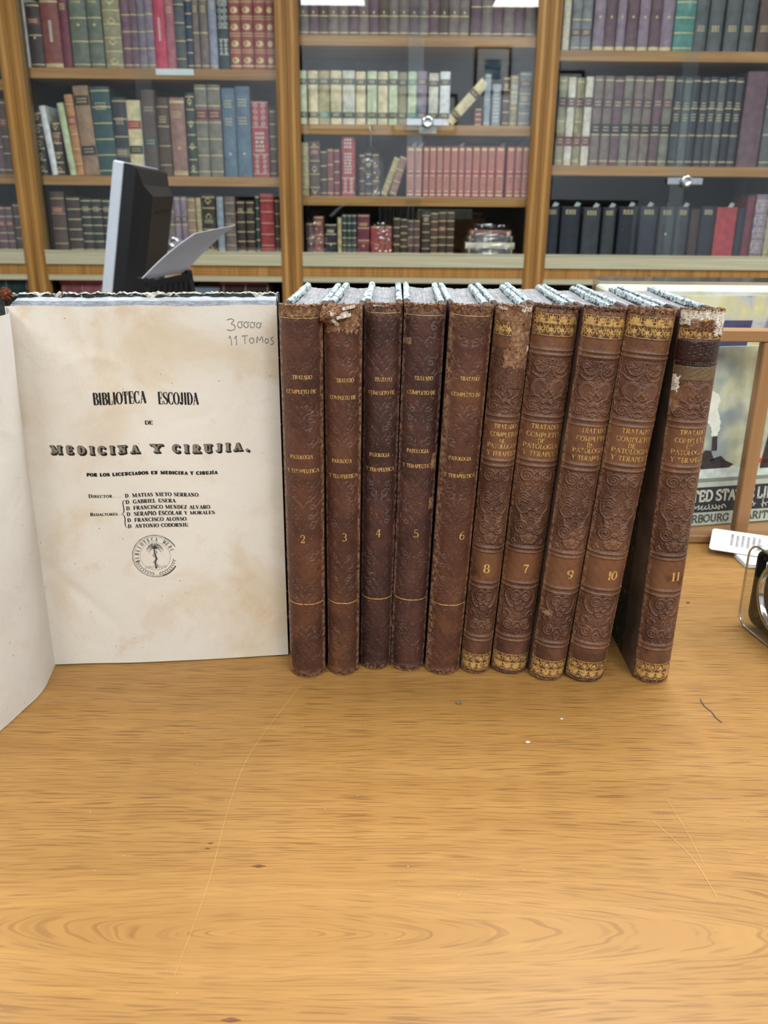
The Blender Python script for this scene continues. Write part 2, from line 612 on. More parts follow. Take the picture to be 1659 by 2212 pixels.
# pictures on the wall behind the photographer; they are mirrored in the bookcase doors
M_MATBOARD = simple('#e8e8e4', 0.7, 0, 0.02, 20, 'picture_mount')
M_DARKFRAME = simple('#2a211c', 0.5, 0, 0.1, 20, 'dark_picture_frame')
M_PRINTBLUE = NT('blue_landscape_print')
_v = M_PRINTBLUE.coord((1, 1, 3))
M_PRINTBLUE.base(M_PRINTBLUE.ramp(M_PRINTBLUE.noise(_v, 6, 4), [(0.35, '#35536a'), (0.5, '#6f93aa'), (0.65, '#b7c6cc')]))
M_PRINTBLUE = M_PRINTBLUE.m
for (px, pz, pw, ph, lab) in [(0.98, 1.40, 0.34, 0.40, 'framed blue seascape print with a wide white mount, highest on the wall'),
                              (0.35, 1.02, 0.62, 0.34, 'wide framed print left of the blue seascape'),
                              (-0.45, 1.04, 0.62, 0.36, 'wide framed print furthest left on the wall'),
                              (1.62, 1.12, 0.44, 0.56, 'tall framed print on the right of the wall')]:
    P = empty('framed_picture', (px, RY0 + 0.001, TZ + pz), lab, 'picture', 'framed prints on the wall behind the table')
    f = MB()
    a, b, k = pw / 2, ph / 2, 0.022
    f.box(-a, -a + k, 0, 0.024, -b, b).box(a - k, a, 0, 0.024, -b, b).box(-a + k, a - k, 0, 0.024, -b, -b + k).box(-a + k, a - k, 0, 0.024, b - k, b)
    f.build('frame', M_DARKFRAME, P)
    MB().box(-a + k, a - k, 0, 0.008, -b + k, b - k).build('mount', M_MATBOARD, P)
    MB().box(-a * 0.45, a * 0.45, 0.008, 0.010, -b * 0.42, b * 0.42).build('print', M_PRINTBLUE, P)
M_SIDEB = simple('#2b2723', 0.6, 0, 0.15, 6, 'dark_sideboard_wood')
SB = empty('sideboard', (0.3, RY0 + 0.02, 0), 'long dark sideboard against the wall behind the table', 'sideboard')
MB().box(-2.0, 2.0, 0.0, 0.5, 0.06, TZ + 0.22).build('carcass', M_SIDEB, SB)
for k in range(5):
    d = MB().bbox(-1.98 + k * 0.8, -1.22 + k * 0.8, 0.5, 0.52, 0.1, TZ + 0.20, 0.004).build('door', M_SIDEB, SB)
    MB().tube([(-1.3 + k * 0.8, 0.52, TZ), (-1.3 + k * 0.8, 0.545, TZ)], 0.012).build('knob', M_CHROME, d)
MB().box(-2.02, 2.02, 0.0, 0.54, TZ + 0.22, TZ + 0.26).build('top', M_SIDEB, SB)

# ------------------------------------------------------------------ bookcases
YC = 3.2                     # front of the uprights
YS = 3.238                   # front of the shelves
YB = 3.262                   # book spines
YBACK = 3.62


def fluted(mb, x0, x1, z0, z1, y0, y1, n=4, d=0.0028, flat=0.3):
    """upright whose front face has vertical flutes on both sides of a flat"""
    poly = [(x0, y1), (x0, y0)]
    W = x1 - x0
    g = W * (1 - flat) / 2 / n
    for side in (0, 1):
        base = x0 if side == 0 else x1 - g * n
        for k in range(n):
            a = base + k * g
            poly += [(a + g * 0.15, y0), (a + g * 0.38, y0 + d), (a + g * 0.62, y0 + d), (a + g * 0.85, y0)]
    poly += [(x1, y0), (x1, y1)]
    mb.prism(list(reversed(poly)), z0, z1)


def ridged(mb, x0, x1, y0, y1, z0, z1, n=5, d=0.0025):
    """board whose front edge has horizontal ridges"""
    poly = [(y1, z1), (y0, z1)]
    g = (z1 - z0) / n
    for k in range(n):
        t_ = z1 - k * g
        poly += [(y0, t_ - g * 0.18), (y0 + d, t_ - g * 0.4), (y0 + d, t_ - g * 0.6), (y0, t_ - g * 0.82)]
    poly += [(y0, z0), (y1, z0)]
    mb.prism(poly, x0, x1, fn=lambda a, b, x: (x, a, b))


CASE_TOP = TZ + 1.28
X_ST = [-2.17, -1.251, -0.3357, 0.5268, 1.43]      # centre of each pair of uprights
SW = 0.0365
bays = ['far left', 'left', 'centre', 'right']
M_DOORSTRIP = simple('#75603f', 0.4, 0.3, 0.05, 60, 'bronze_channel')


def zrow(px, row, Y=YS):
    return at(px, row, Y).z


# shelf top and thickness per bay (from the height of the shelf edges)
SHELVES = {
    'far left': [zrow(15, 376), zrow(0, 172)],
    'left': [zrow(300, 380), zrow(300, 148)],
    'centre': [zrow(900, 425), zrow(900, 270), zrow(900, 77)],
    'right': [zrow(1400, 359), zrow(1400, 110)],
}
Z_RAIL1, Z_RAIL0 = zrow(900, 547, YC), zrow(900, 577, YC)
Z_WOOD0, Z_STRIP0 = zrow(900, 600, YC), zrow(900, 612, YC)
Z_FLOORSHELF = Z_RAIL1 - 0.012
GAP = 0.0015
case_x = {}
cases = {}
for i, bay in enumerate(bays):
    xa, xb = X_ST[i] + GAP / 2, X_ST[i + 1] - GAP / 2
    root = empty('bookcase', ((xa + xb) / 2, YC, 0), None, 'bookcase', 'row of glazed bookcases along the wall')
    tag(root, {'far left': 'glazed pine bookcase cut off by the left edge of the photo',
               'left': 'glazed pine bookcase behind the open book and the monitor',
               'centre': 'glazed pine bookcase behind the middle of the row of volumes',
               'right': 'glazed pine bookcase on the right, behind the print rack'}[bay])
    cases[bay] = root
    ox = (xa + xb) / 2
    lx, rx = xa - ox, xb - ox
    for (a, b) in ((lx, lx + SW), (rx - SW, rx)):
        m = MB()
        fluted(m, a, b, 0.0, CASE_TOP, 0.0, 0.03)
        m.build('upright', M_STILE, root)
    li, ri = lx + SW - 0.012, rx - SW + 0.012
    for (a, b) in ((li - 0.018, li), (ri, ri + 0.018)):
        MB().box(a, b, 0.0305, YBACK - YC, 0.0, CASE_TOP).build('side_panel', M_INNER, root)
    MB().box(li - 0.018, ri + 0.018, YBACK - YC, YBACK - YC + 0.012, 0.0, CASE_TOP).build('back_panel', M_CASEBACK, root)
    MB().box(lx, rx, -0.02, YBACK - YC + 0.012, CASE_TOP, CASE_TOP + 0.04).build('cornice', M_SHELF, root)
    for zt in SHELVES[bay] + [SHELVES[bay][-1] + 0.40 if bay != 'centre' else SHELVES[bay][-1] + 0.33]:
        m = MB()
        ridged(m, li + 0.0005, ri - 0.0005, YS - YC, YBACK - YC - 0.001, zt - 0.031, zt)
        m.build('shelf', M_SHELF, root)
        # small shelf pegs under each end
        for pa in (li + 0.001, ri - 0.014):
            MB().box(pa, pa + 0.013, YS - YC + 0.01, YS - YC + 0.022, zt - 0.0365, zt - 0.0315).build('shelf_peg', M_CHROME, root)
    MB().box(li + 0.0005, ri - 0.0005, 0.031, YBACK - YC - 0.001, Z_FLOORSHELF - 0.03, Z_FLOORSHELF).build('bottom_shelf', M_SHELF, root)
    # gold track under the doors, ridged wooden rail, pale strip
    m = MB()
    m.box(lx + SW + 0.0005, rx - SW - 0.0005, -0.004, 0.0295, Z_RAIL0 + 0.004, Z_RAIL1 - 0.005)
    m.box(lx + SW + 0.0005, rx - SW - 0.0005, -0.007, 0.006, Z_RAIL1 - 0.005, Z_RAIL1)
    m.box(lx + SW + 0.0005, rx - SW - 0.0005, -0.006, 0.0295, Z_RAIL0, Z_RAIL0 + 0.004)
    m.build('door_track', M_RAIL, root)
    m = MB()
    ridged(m, lx + SW + 0.0005, rx - SW - 0.0005, 0.002, 0.0295, Z_WOOD0, Z_RAIL0 - 0.0005, 4)
    m.build('rail', M_STILE, root)
    MB().box(lx + SW + 0.0005, rx - SW - 0.0005, 0.004, 0.0295, Z_STRIP0, Z_WOOD0 - 0.0005).build('strip', M_RAIL, root)
    # channel at the left of each opening
    cw_ = 0.010 if bay == 'left' else 0.0035
    MB().box(lx + SW + 0.0005, lx + SW + cw_, 0.004, 0.0295, Z_RAIL1 + 0.0005, CASE_TOP - 0.001).build('door_channel', M_DOORSTRIP, root)
    # lower compartment
    MB().box(li + 0.0005, ri - 0.0005, 0.05, YBACK - YC - 0.001, TZ - 0.235, TZ - 0.21).build('lower_shelf', M_SHELF, root)
    MB().box(li + 0.0005, ri - 0.0005, 0.05, YBACK - YC - 0.001, 0.06, 0.085).build('plinth_shelf', M_SHELF, root)
    # sliding glass doors, overlapping in the middle
    mid = {'far left': (lx + rx) / 2, 'left': at(316, 300, YC).x - ox, 'centre': at(898, 200, YC).x - ox, 'right': at(1490, 200, YC).x - ox}[bay]
    ov = 0.026
    for (a, b, y) in ((lx + SW + 0.0115, mid + ov, 0.0235), (mid - ov, rx - SW - 0.0005, 0.0145)):
        pane = MB().box(a, b, y, y + 0.005, Z_RAIL1 + 0.0005, CASE_TOP - 0.001).build('glass_door', M_GLASS, root)
    if bay in ('left', 'centre', 'right'):
        lp = {'left': at(375, 524, YC), 'centre': at(924, 263, YC), 'right': at(1484, 391, YC)}[bay]
        q = lp.x - ox
        k0 = {'left': (-0.05, 0.03), 'centre': (-0.072, 0.052), 'right': (-0.064, 0.058)}[bay]
        bar = MB().bbox(q + k0[0], q + k0[1], 0.0105, 0.0140, lp.z - 0.011, lp.z + 0.011, 0.001).build('lock_bar', M_CHROME, pane)
        M90 = Matrix.Translation((q, 0.0105, lp.z)) @ Matrix.Rotation(R(90), 4, 'X')
        MB().lathe([(0.010, 0.0), (0.019, 0.0), (0.021, 0.004), (0.021, 0.011), (0.018, 0.015), (0.012, 0.016), (0.010, 0.0145), (0.003, 0.0145)], 28, M=M90).build('lock_barrel', M_CHROME, bar, True)
        bar.parent = pane

M_TAG = simple('#dfe6e6', 0.6, 0, 0.03, 80, 'tag_card')
for (bay, x0, x1, r0, r1, idx) in (('left', 337, 418, 149, 162, 1), ('centre', 905, 943, 274, 288, 1)):
    root = cases[bay]
    sh = [c for c in root.children if c.name.split('.')[0] == 'shelf'][idx]
    a, b = at(x0, r1, YS), at(x1, r0, YS)
    tg = MB().box(a.x - root.location.x, b.x - root.location.x, YS - YC - 0.0015, YS - YC - 0.0002, a.z, b.z)
    o = tg.build('shelf_tag', M_TAG, sh)
    o['label'] = 'white card tag'

# ------------------------------------------------------------------ books in the bookcases
PAL = {
    'black': '#2b2a2c', 'ink': '#232733', 'brown': '#4f3a30', 'dkbrown': '#3a2c27', 'redbrown': '#7a3d34', 'crimson': '#8e2338',
    'maroon': '#6a2a38', 'green': '#5a6152', 'dkgreen': '#2f3d36', 'olive': '#857c5c', 'purple': '#6f4a58', 'mauve': '#7d6878',
    'rose': '#9b5560', 'pink': '#b8304c', 'navy': '#2b3a50', 'blue': '#4d6478', 'taupe': '#6b5b55', 'lilac': '#7f8094',
    'teal': '#2c4a4a', 'tealb': '#3f7a70', 'red': '#8f3a34', 'white': '#c9ccd0', 'ltgreen': '#a9b083', 'orange': '#a9713c',
    'tan': '#8b6c50', 'cream': '#c2b184', 'creamg': '#b3b893', 'bone': '#b9b3a2', 'rosebrown': '#8a6257', 'greyol': '#6c675a', 'grey': '#6d7072',
    'dkgrey': '#4b4e50', 'red2': '#9a2b33', 'redset': '#9c2e3c', 'gold': '#d9bb72', 'pale': '#d8d3c4', 'teald': '#2a3d42', 'charcoal': '#33363c',
    'plum': '#5b3f48', 'steel': '#7d8894', 'ochre': '#9a8a5c',
}
WORDS = {
    'black': 'black', 'ink': 'blue-black', 'brown': 'brown', 'dkbrown': 'dark brown', 'redbrown': 'reddish brown', 'crimson': 'crimson',
    'maroon': 'maroon', 'green': 'grey-green', 'dkgreen': 'dark green', 'olive': 'olive', 'purple': 'purple', 'mauve': 'mauve',
    'rose': 'rose red', 'pink': 'bright crimson', 'navy': 'navy blue', 'blue': 'blue', 'taupe': 'taupe', 'lilac': 'lilac grey',
    'teal': 'dark teal', 'tealb': 'teal', 'red': 'red', 'white': 'white', 'ltgreen': 'pale green', 'orange': 'orange tan',
    'tan': 'tan', 'cream': 'cream', 'creamg': 'pale green', 'bone': 'bone white', 'rosebrown': 'rosy brown', 'greyol': 'grey-olive',
    'grey': 'grey', 'dkgrey': 'dark grey', 'red2': 'deep red', 'redset': 'cherry red', 'teald': 'blackish teal', 'charcoal': 'charcoal',
    'plum': 'plum', 'steel': 'steel grey', 'ochre': 'ochre', 'gold': 'gold', 'pale': 'pale',
}
BOOST = 1.42


def bookmat(key):
    c = lin(PAL[key])
    g_ = 0.3 * c[0] + 0.55 * c[1] + 0.15 * c[2]
    c = tuple(min(0.85, (x * 0.84 + g_ * 0.16) * BOOST) for x in c)
    return simple(c, 0.5, 0, 0.16, 45, 'cloth_' + WORDS[key].replace(' ', '_').replace('-', '_'))


M_GOLDB = simple('#dcc896', 0.45, 0.2, 0.1, 200, 'gilt_line')
M_SILVB = simple('#d9d4cb', 0.5, 0.1, 0.1, 200, 'pale_blocking')
M_PAGES = simple('#b5a88f', 0.8, 0, 0.1, 200, 'book_pages')
ORD = ['first', 'second', 'third', 'fourth', 'fifth', 'sixth', 'seventh', 'eighth', 'ninth', 'tenth', 'eleventh', 'twelfth', 'thirteenth',
       'fourteenth', 'fifteenth', 'sixteenth', 'seventeenth', 'eighteenth', 'nineteenth', 'twentieth', 'twenty-first', 'twenty-second',
       'twenty-third', 'twenty-fourth', 'twenty-fifth', 'twenty-sixth', 'twenty-seventh', 'twenty-eighth', 'twenty-ninth', 'thirtieth']


def shelf_book(label, group, M, T, H, D, key, style):
    """upright book: local x across the spine, y into the shelf, z up; M places it"""
    root = empty('book', (0, 0, 0), label, 'book', group, M)
    a = T / 2
    bd = min(0.0028, T * 0.14)
    bulge = min(0.006, T * 0.16)
    ns = 6

    def sy(x, off=0.0):
        return -bulge * (1 - (x / a) ** 2) - off

    c = MB()
    c.box(-a, -a + bd, 0.001, D, 0, H).box(a - bd, a, 0.001, D, 0, H)
    xs = [-a + 2 * a * k / ns for k in range(ns + 1)]
    poly = [(x, sy(x)) for x in xs] + [(a, 0.003), (-a, 0.003)]
    c.prism(poly, 0, H)
    mats = [bookmat(key)]
    c.build('cover', mats, root)
    MB().box(-a + bd + 0.0002, a - bd - 0.0002, 0.0035, D - 0.004, 0.003, H - 0.004).build('page_block', M_PAGES, root)

    def strip(m, z0, z1, x0=-1.0, x1=1.0, off=0.0004):
        n = 5
        vs = []
        for k in range(n + 1):
            x = a * (x0 + (x1 - x0) * k / n)
            vs += [(x, sy(x, off), z0), (x, sy(x, off), z1)]
        m.add(vs, [(2 * k, 2 * k + 2, 2 * k + 3, 2 * k + 1) for k in range(n)])

    gilt, pale, bands = MB(), MB(), MB()
    rnd = random.Random(int(T * 1e5) * 7 + int(H * 1e5))
    for tok in style.split():
        k, arg = tok[0], tok[1:]
        if k == 'b':                                     # thin gilt lines at regular heights
            n = int(arg)
            for j in range(n):
                z = H * (0.05 + 0.90 * j / max(1, n - 1))
                strip(gilt, z, z + 0.0030)
        elif k == 'r':                                   # raised bands
            n = int(arg)
            for j in range(n):
                z = H * (0.12 + 0.74 * j / max(1, n - 1))
                strip(bands, z, z + 0.004, off=0.0016)
                strip(gilt, z + 0.0048, z + 0.0072)
        elif k == 'l':                                   # coloured title patch: l<height%><colour>
            hh = int(arg[:2]) / 100
            q = MB()
            strip(q, H * (hh - 0.055), H * (hh + 0.055), -0.96, 0.96, 0.0006)
            o = q.build('title_label', bookmat(arg[2:]), root)
            for j in range(2):
                z = H * (hh - 0.022 + 0.034 * j)
                for e in range(4):
                    strip(gilt, z, z + 0.0036, -0.62 + e * 0.33, -0.62 + e * 0.33 + 0.20, 0.0009)
        elif k == 't':                                   # rows of gilt title marks at a height: t<height%>
            hh = int(arg[:2]) / 100
            for j in range(3):
                z = H * (hh + 0.032 * (1 - j))
                n = rnd.choice([3, 4, 5])
                for e in range(n):
                    x = -0.6 + 1.2 * e / n
                    strip(gilt, z, z + 0.0034, x, x + 0.8 / n, 0.0006)
        elif k == 'n':                                   # small gilt number
            hh = int(arg[:2]) / 100
            strip(gilt, H * hh, H * hh + 0.007, -0.14, 0.14)
        elif k == 'o':                                   # gilt ovals
            n = int(arg)
            for j in range(n):
                zc = H * (0.12 + 0.80 * j / max(1, n - 1))
                pts = [(0.62 * math.cos(2 * math.pi * e / 14), 0.0095 * math.sin(2 * math.pi * e / 14)) for e in range(14)]
                gilt.add([(a * u, sy(a * u, 0.0006), zc + v_) for u, v_ in pts], [tuple(range(14))])
                strip(gilt, zc + H * 0.09, zc + H * 0.09 + 0.002)
                strip(gilt, zc - H * 0.08, zc - H * 0.08 + 0.002)
        elif k == 'd':                                   # gilt diamonds
            n = int(arg)
            for j in range(n):
                zc = H * (0.10 + 0.80 * j / max(1, n - 1))
                pts = [(-0.5, 0), (0, -0.012), (0.5, 0), (0, 0.012)]
                gilt.add([(a * u, sy(a * u, 0.0006), zc + v_) for u, v_ in pts], [(0, 1, 2, 3)])
        elif k == 'e':                                   # gilt foot and head bands
            for z in (0.02, 0.05, 0.93):
                strip(gilt, H * z, H * z + 0.0045)
            for e in range(5):
                strip(gilt, H * 0.03, H * 0.03 + 0.008, -0.85 + e * 0.36, -0.70 + e * 0.36)
        elif k == 'x':                                   # ornate pale blocking of scrolls
            h0, h1 = int(arg[:2]) / 100, int(arg[2:4]) / 100
            dst = pale
            for sx in (-1, 1):
                for j in range(4):
                    zc = H * (h0 + (h1 - h0) * (j + 0.5) / 4)
                    r0 = H * (h1 - h0) / 8.5
                    pr = None
                    for e in range(22):
                        th = e * 0.55
                        rr = r0 * (1 - e / 26)
                        u = sx * (0.46 + rr * math.cos(th) / a * 0.9)
                        p = (max(-0.97, min(0.97, u)) * a, zc + rr * math.sin(th))
                        if pr:
                            dx, dz = p[0] - pr[0], p[1] - pr[1]
                            L = math.hypot(dx, dz) or 1
                            nx, nz_ = -dz / L * 0.0008, dx / L * 0.0008
                            q = [(pr[0] - nx, pr[1] - nz_), (p[0] - nx, p[1] - nz_), (p[0] + nx, p[1] + nz_), (pr[0] + nx, pr[1] + nz_)]
                            dst.add([(u_, sy(u_, 0.0006), z_) for u_, z_ in q], [(0, 1, 2, 3)])
                        pr = p
            for z in (h0, h1):
                strip(dst, H * z, H * z + 0.002)
        elif k == 'w':                                   # pale capitals blocks on the spine
            h0, h1, n = int(arg[:2]) / 100, int(arg[2:4]) / 100, int(arg[4:])
            for j in range(n):
                z0 = H * (h0 + (h1 - h0) * j / n)
                z1 = z0 + H * (h1 - h0) / n * 0.6
                m_ = rnd.choice([2, 3, 4])
                for e in range(m_):
                    x = -0.6 + 1.2 * e / m_
                    strip(pale, z0, z1, x, x + 0.75 / m_, 0.0006)
        elif k == 'v':                                   # title running up the spine
            for e in range(9):
                z = H * (0.38 + 0.034 * e)
                strip(pale, z, z + H * 0.022, -0.16, 0.16, 0.0006)
        elif k == 'p':                                   # tall gilt panel frames
            for (z0, z1) in ((0.10, 0.42), (0.50, 0.92)):
                for x in (-0.72, -0.3, 0.2, 0.62):
                    strip(gilt, H * z0, H * z1, x, x + 0.1, 0.0005)
                strip(gilt, H * z0, H * z0 + 0.003, -0.72, 0.72)
                strip(gilt, H * z1, H * z1 + 0.003, -0.72, 0.72)
            strip(gilt, 0.004, 0.010, -0.8, 0.8)
            strip(gilt, H - 0.012, H - 0.005, -0.8, 0.8)
    if bands.v:
        bands.build('raised_bands', bookmat(key), root)
    if gilt.v:
        gilt.build('gilt_tooling', M_GOLDB, root)
    if pale.v:
        pale.build('pale_blocking', M_SILVB, root)
    return root


STYLEWORD = {'b': 'with gilt lines', 'r': 'with raised bands', 'o': 'with gilt ovals', 'x': 'with white scrollwork', 'd': 'with gilt diamonds',
             'e': 'with gilt foot', 'p': 'with gilt panels', 't': 'with gilt title', 'w': 'with pale lettering', 'v': 'with title running upward', 'n': 'with gilt number'}


def shelf_row(bay, shelfname, row0, zb, books):
    """books: (x0, x1, top row, colour, style[, lean px at top]); x at mid height"""
    for i, bk in enumerate(books):
        x0, x1, top, key, style = bk[:5]
        shift = bk[5] if len(bk) > 5 else 0
        midrow = (max(top, -40) + row0) / 2
        A, B = at(x0, midrow, YB), at(x1, midrow, YB)
        k_ = bays.index(bay)
        A.x = max(A.x, X_ST[k_] + SW - 0.0095)
        B.x = min(B.x, X_ST[k_ + 1] - SW + 0.0095)
        T = (B.x - A.x) - 0.0012
        cx = (A.x + B.x) / 2
        ztop = at((x0 + x1) / 2, top, YB).z
        H = ztop - zb
        D = min(0.27, max(0.11, H * 0.68))
        yoff = 0.006 * ((i * 37) % 5) / 5
        words = ''
        for tok in style.split():
            if tok[0] in STYLEWORD:
                words = ' ' + STYLEWORD[tok[0]]
                break
        sizes = 'thin ' if T < 0.021 else ('thick ' if T > 0.055 else '')
        lab = f"{sizes}{WORDS[key]} book{words}, {ORD[i]} from left, {shelfname}, {bay} bookcase"
        M = Matrix.Translation((cx, YB + yoff, zb + 0.0005))
        if shift:
            s = shift * (YB / CF) * 1.05
            lean = math.asin(max(-0.9, min(0.9, s / max(H, 0.05))))
            L = H / math.cos(lean) if abs(lean) < 1 else H
            pivot = T / 2 if lean > 0 else -T / 2
            M = Matrix.Translation((cx - s / 2, YB + yoff, zb + 0.0005)) @ Matrix.Translation((pivot, 0, 0)) @ Matrix.Rotation(lean, 4, 'Y') @ Matrix.Translation((-pivot, 0, 0))
            lab = f"leaning {WORDS[key]} book{words}, {ORD[i]} from left, {shelfname}, {bay} bookcase"
            H = (H - T * abs(math.sin(lean))) / math.cos(lean)
        shelf_book(lab, f"books on the {shelfname} of the {bay} bookcase", M, T, H, D, key, style)


def run(x0, x1, n, top, keys, style, jit=0):
    out = []
    for k in range(n):
        a = x0 + (x1 - x0) * k / n
        b = x0 + (x1 - x0) * (k + 1) / n
        out.append((a, b, top + (((k * 53) % 7) - 3) * jit, keys[k % len(keys)], style))
    return out


shelf_row('left', 'upper shelf', 140, SHELVES['left'][1], [
    (41, 58, -12, 'white', ''), (60, 90, 6, 'dkbrown', 'l72maroon n45 b3'), (90, 129, -6, 'redbrown', 'v e'), (130, 150, -8, 'maroon', 't85'),
    (151, 188, -20, 'green', 'b4 t88 n55'), (190, 221, -20, 'green', 'b4 t88 n55'), (223, 261, -15, 'olive', 'b6 d4'),
    (262, 281, -12, 'purple', 'b5'), (281, 297, -12, 'purple', 'b5'), (297, 314, -12, 'mauve', 'b5'), (314, 332, -14, 'mauve', 'b5'),
    (332, 357, -16, 'pink', 'v'), (357, 377, -10, 'rose', 't80'), (377, 400, -8, 'dkgrey', 'r4'), (401, 415, -6, 'navy', 'b6'),
    (416, 430, -8, 'taupe', 'b3 t82'), (431, 449, -8, 'taupe', 'b3 t82'), (450, 468, -10, 'lilac', 't86 b2'), (470, 493, -14, 'teald', 'x2040 x5590'),
    (494, 519, -30, 'red', 'o5 b2'), (520, 546, -30, 'red', 'o5 b2'), (547, 573, -30, 'red', 'o5 b2'), (573, 592, -30, 'red', 'o5 b2')])
shelf_row('left', 'middle shelf', 380, SHELVES['left'][0], [
    (73, 96, 239, 'black', 'b6 d5'), (98, 112, 228, 'white', 'v', -12), (114, 134, 262, 'dkbrown', 'b6 d4 l72maroon'),
    (137, 151, 222, 'ltgreen', 't80', -12), (151, 169, 204, 'orange', 'r5 l68red', -9), (170, 203, 185, 'tan', 'l84dkbrown l28black', -8),
    (204, 245, 187, 'teal', 'b6 t78', -4), (247, 277, 211, 'charcoal', 'b5 t70 l30greyol'), (278, 308, 217, 'cream', 'l68red2 b3 l35black'), (310, 339, 194, 'brown', 'l78plum l40teald'),
    (342, 368, 211, 'brown', 'r4 t72'), (370, 402, 211, 'rosebrown', 'b2 t78 n35 e'), (404, 423, 201, 'dkgreen', 'b7 d4'), (424, 450, 183, 'greyol', 'l68maroon b6'),
    (451, 479, 183, 'greyol', 'l68maroon b6'), (482, 510, 191, 'blue', 't82 t62 n25'), (511, 542, 187, 'blue', 't82 t62 n25'),
    (544, 580, 219, 'red2', 'x6698 w34625 x0430'), (583, 597, 235, 'brown', 'b6')])
shelf_row('left', 'lower shelf', 537, Z_FLOORSHELF, [
    (113, 143, 414, 'brown', 'r4 l70redbrown'), (147, 176, 425, 'dkbrown', 'b6'), (177, 199, 429, 'black', 'b7 t80'), (200, 222, 429, 'black', 'b7 t80'),
    (223, 243, 430, 'black', 'b7 t80'), (322, 340, 428, 'dkgrey', 'b4'), (341, 357, 428, 'taupe', 'b4'), (359, 377, 425, 'taupe', 'b5'), (378, 391, 425, 'mauve', 'l60plum b3'), (392, 405, 425, 'mauve', 'l60plum b3'),
    (406, 424, 427, 'tan', 'b6'), (425, 436, 427, 'ochre', 'b6'), (437, 466, 421, 'dkbrown', 'd4 b6 l55dkgreen'), (469, 484, 425, 'steel', 'b2'),
    (486, 509, 425, 'taupe', 'r5'), (512, 530, 433, 'dkbrown', 'b6 t80'), (532, 550, 433, 'dkbrown', 'b6 t80'), (552, 561, 421, 'dkgreen', 'b6'),
    (563, 592, 419, 'red2', 'r5'), (594, 605, 430, 'brown', 'b5')])
shelf_row('far left', 'middle shelf', 376, SHELVES['far left'][0], [
    (-70, -44, 205, 'brown', 'b4'), (-43, -18, 212, 'plum', 'r4'), (-17, 2, 208, 'plum', 'b4'), (3, 19, 215, 'brown', 'b5 l70redbrown'), (20, 34, 225, 'tan', 'r4')])
shelf_row('far left', 'lower shelf', 536, Z_FLOORSHELF, [
    (-60, -31, 430, 'brown', 'b4'), (-30, -8, 440, 'dkbrown', 'b6 l70maroon'), (-7, 13, 446, 'plum', 'b6 l62redbrown'), (14, 30, 446, 'plum', 'b6 l62redbrown'), (31, 46, 440, 'brown', 'b5'), (47, 60, 435, 'dkbrown', 'b5')])
tc = ['taupe', 'plum', 'brown', 'taupe', 'taupe', 'plum']
shelf_row('centre', 'top shelf', 77, SHELVES['centre'][2], run(644, 1015, 17, -45, tc, 'b4 l70dkbrown n40') + run(1018, 1160, 6, -50, ['plum', 'taupe'], 'b3 t80'))
shelf_row('centre', 'upper middle shelf', 270, SHELVES['centre'][1], [
    (643, 663, 153, 'creamg', 'l80dkgreen l18dkgreen'), (665, 687, 153, 'cream', 'l80dkgreen l18dkgreen'), (688, 712, 153, 'ochre', 'l80dkgreen l18tealb'), (714, 738, 153, 'cream', 'l80dkgreen l18teald'),
    (740, 767, 153, 'bone', 'l80dkgreen l18dkgreen'), (769, 790, 155, 'cream', 'l80dkgreen l18dkgreen'), (793, 814, 154, 'creamg', 'l80dkgreen l18teald'), (816, 838, 155, 'cream', 'l80dkgreen l18dkgreen'),
    (840, 859, 154, 'creamg', 'l80dkgreen l18teald'), (860, 879, 156, 'olive', 'l80dkgreen l18dkgreen'), (881, 900, 155, 'creamg', 'l80tealb l18tealb'), (901, 922, 154, 'mauve', 'l80plum l18plum'),
    (926, 947, 158, 'bone', 'l80dkbrown l18dkbrown'), (950, 972, 155, 'white', 'l80navy l18black'), (990, 1012, 168, 'cream', 'l70dkbrown l18dkbrown', 56), (1026, 1040, 236, 'redbrown', 'b4'),
    (1046, 1060, 160, 'steel', 'b3'), (1063, 1082, 182, 'steel', 'w10909'), (1086, 1101, 166, 'brown', 'b5 t80'), (1102, 1119, 163, 'olive', 'x4580 b4'), (1121, 1146, 156, 'grey', 'l78plum b6 t50')])
redset = [(878, 895), (896, 912), (914, 926), (927, 942), (943, 956), (957, 972), (973, 989), (990, 1003), (1004, 1019), (1020, 1036), (1037, 1052), (1053, 1069), (1070, 1089), (1094, 1111), (1112, 1127), (1128, 1143)]
shelf_row('centre', 'lower middle shelf', 424, SHELVES['centre'][0], [
    (647, 667, 308, 'ochre', 'r4 t80'), (668, 691, 306, 'brown', 'r4 l80maroon d3'), (692, 706, 325, 'dkbrown', 'b4'), (707, 720, 321, 'redbrown', 'b4'), (721, 734, 322, 'maroon', 'b5'),
    (738, 767, 294, 'red2', 'w80983 x0530 w38747'), (776, 788, 333, 'dkbrown', 'b4'), (789, 803, 330, 'ink', 'b5 t70'), (804, 818, 332, 'brown', 'b4 l70plum'),
    (836, 850, 338, 'ochre', 'b4', 26), (852, 868, 336, 'rosebrown', 'b4', 22)]
    + [(a, b, 317, 'redset', 'p') for a, b in redset])
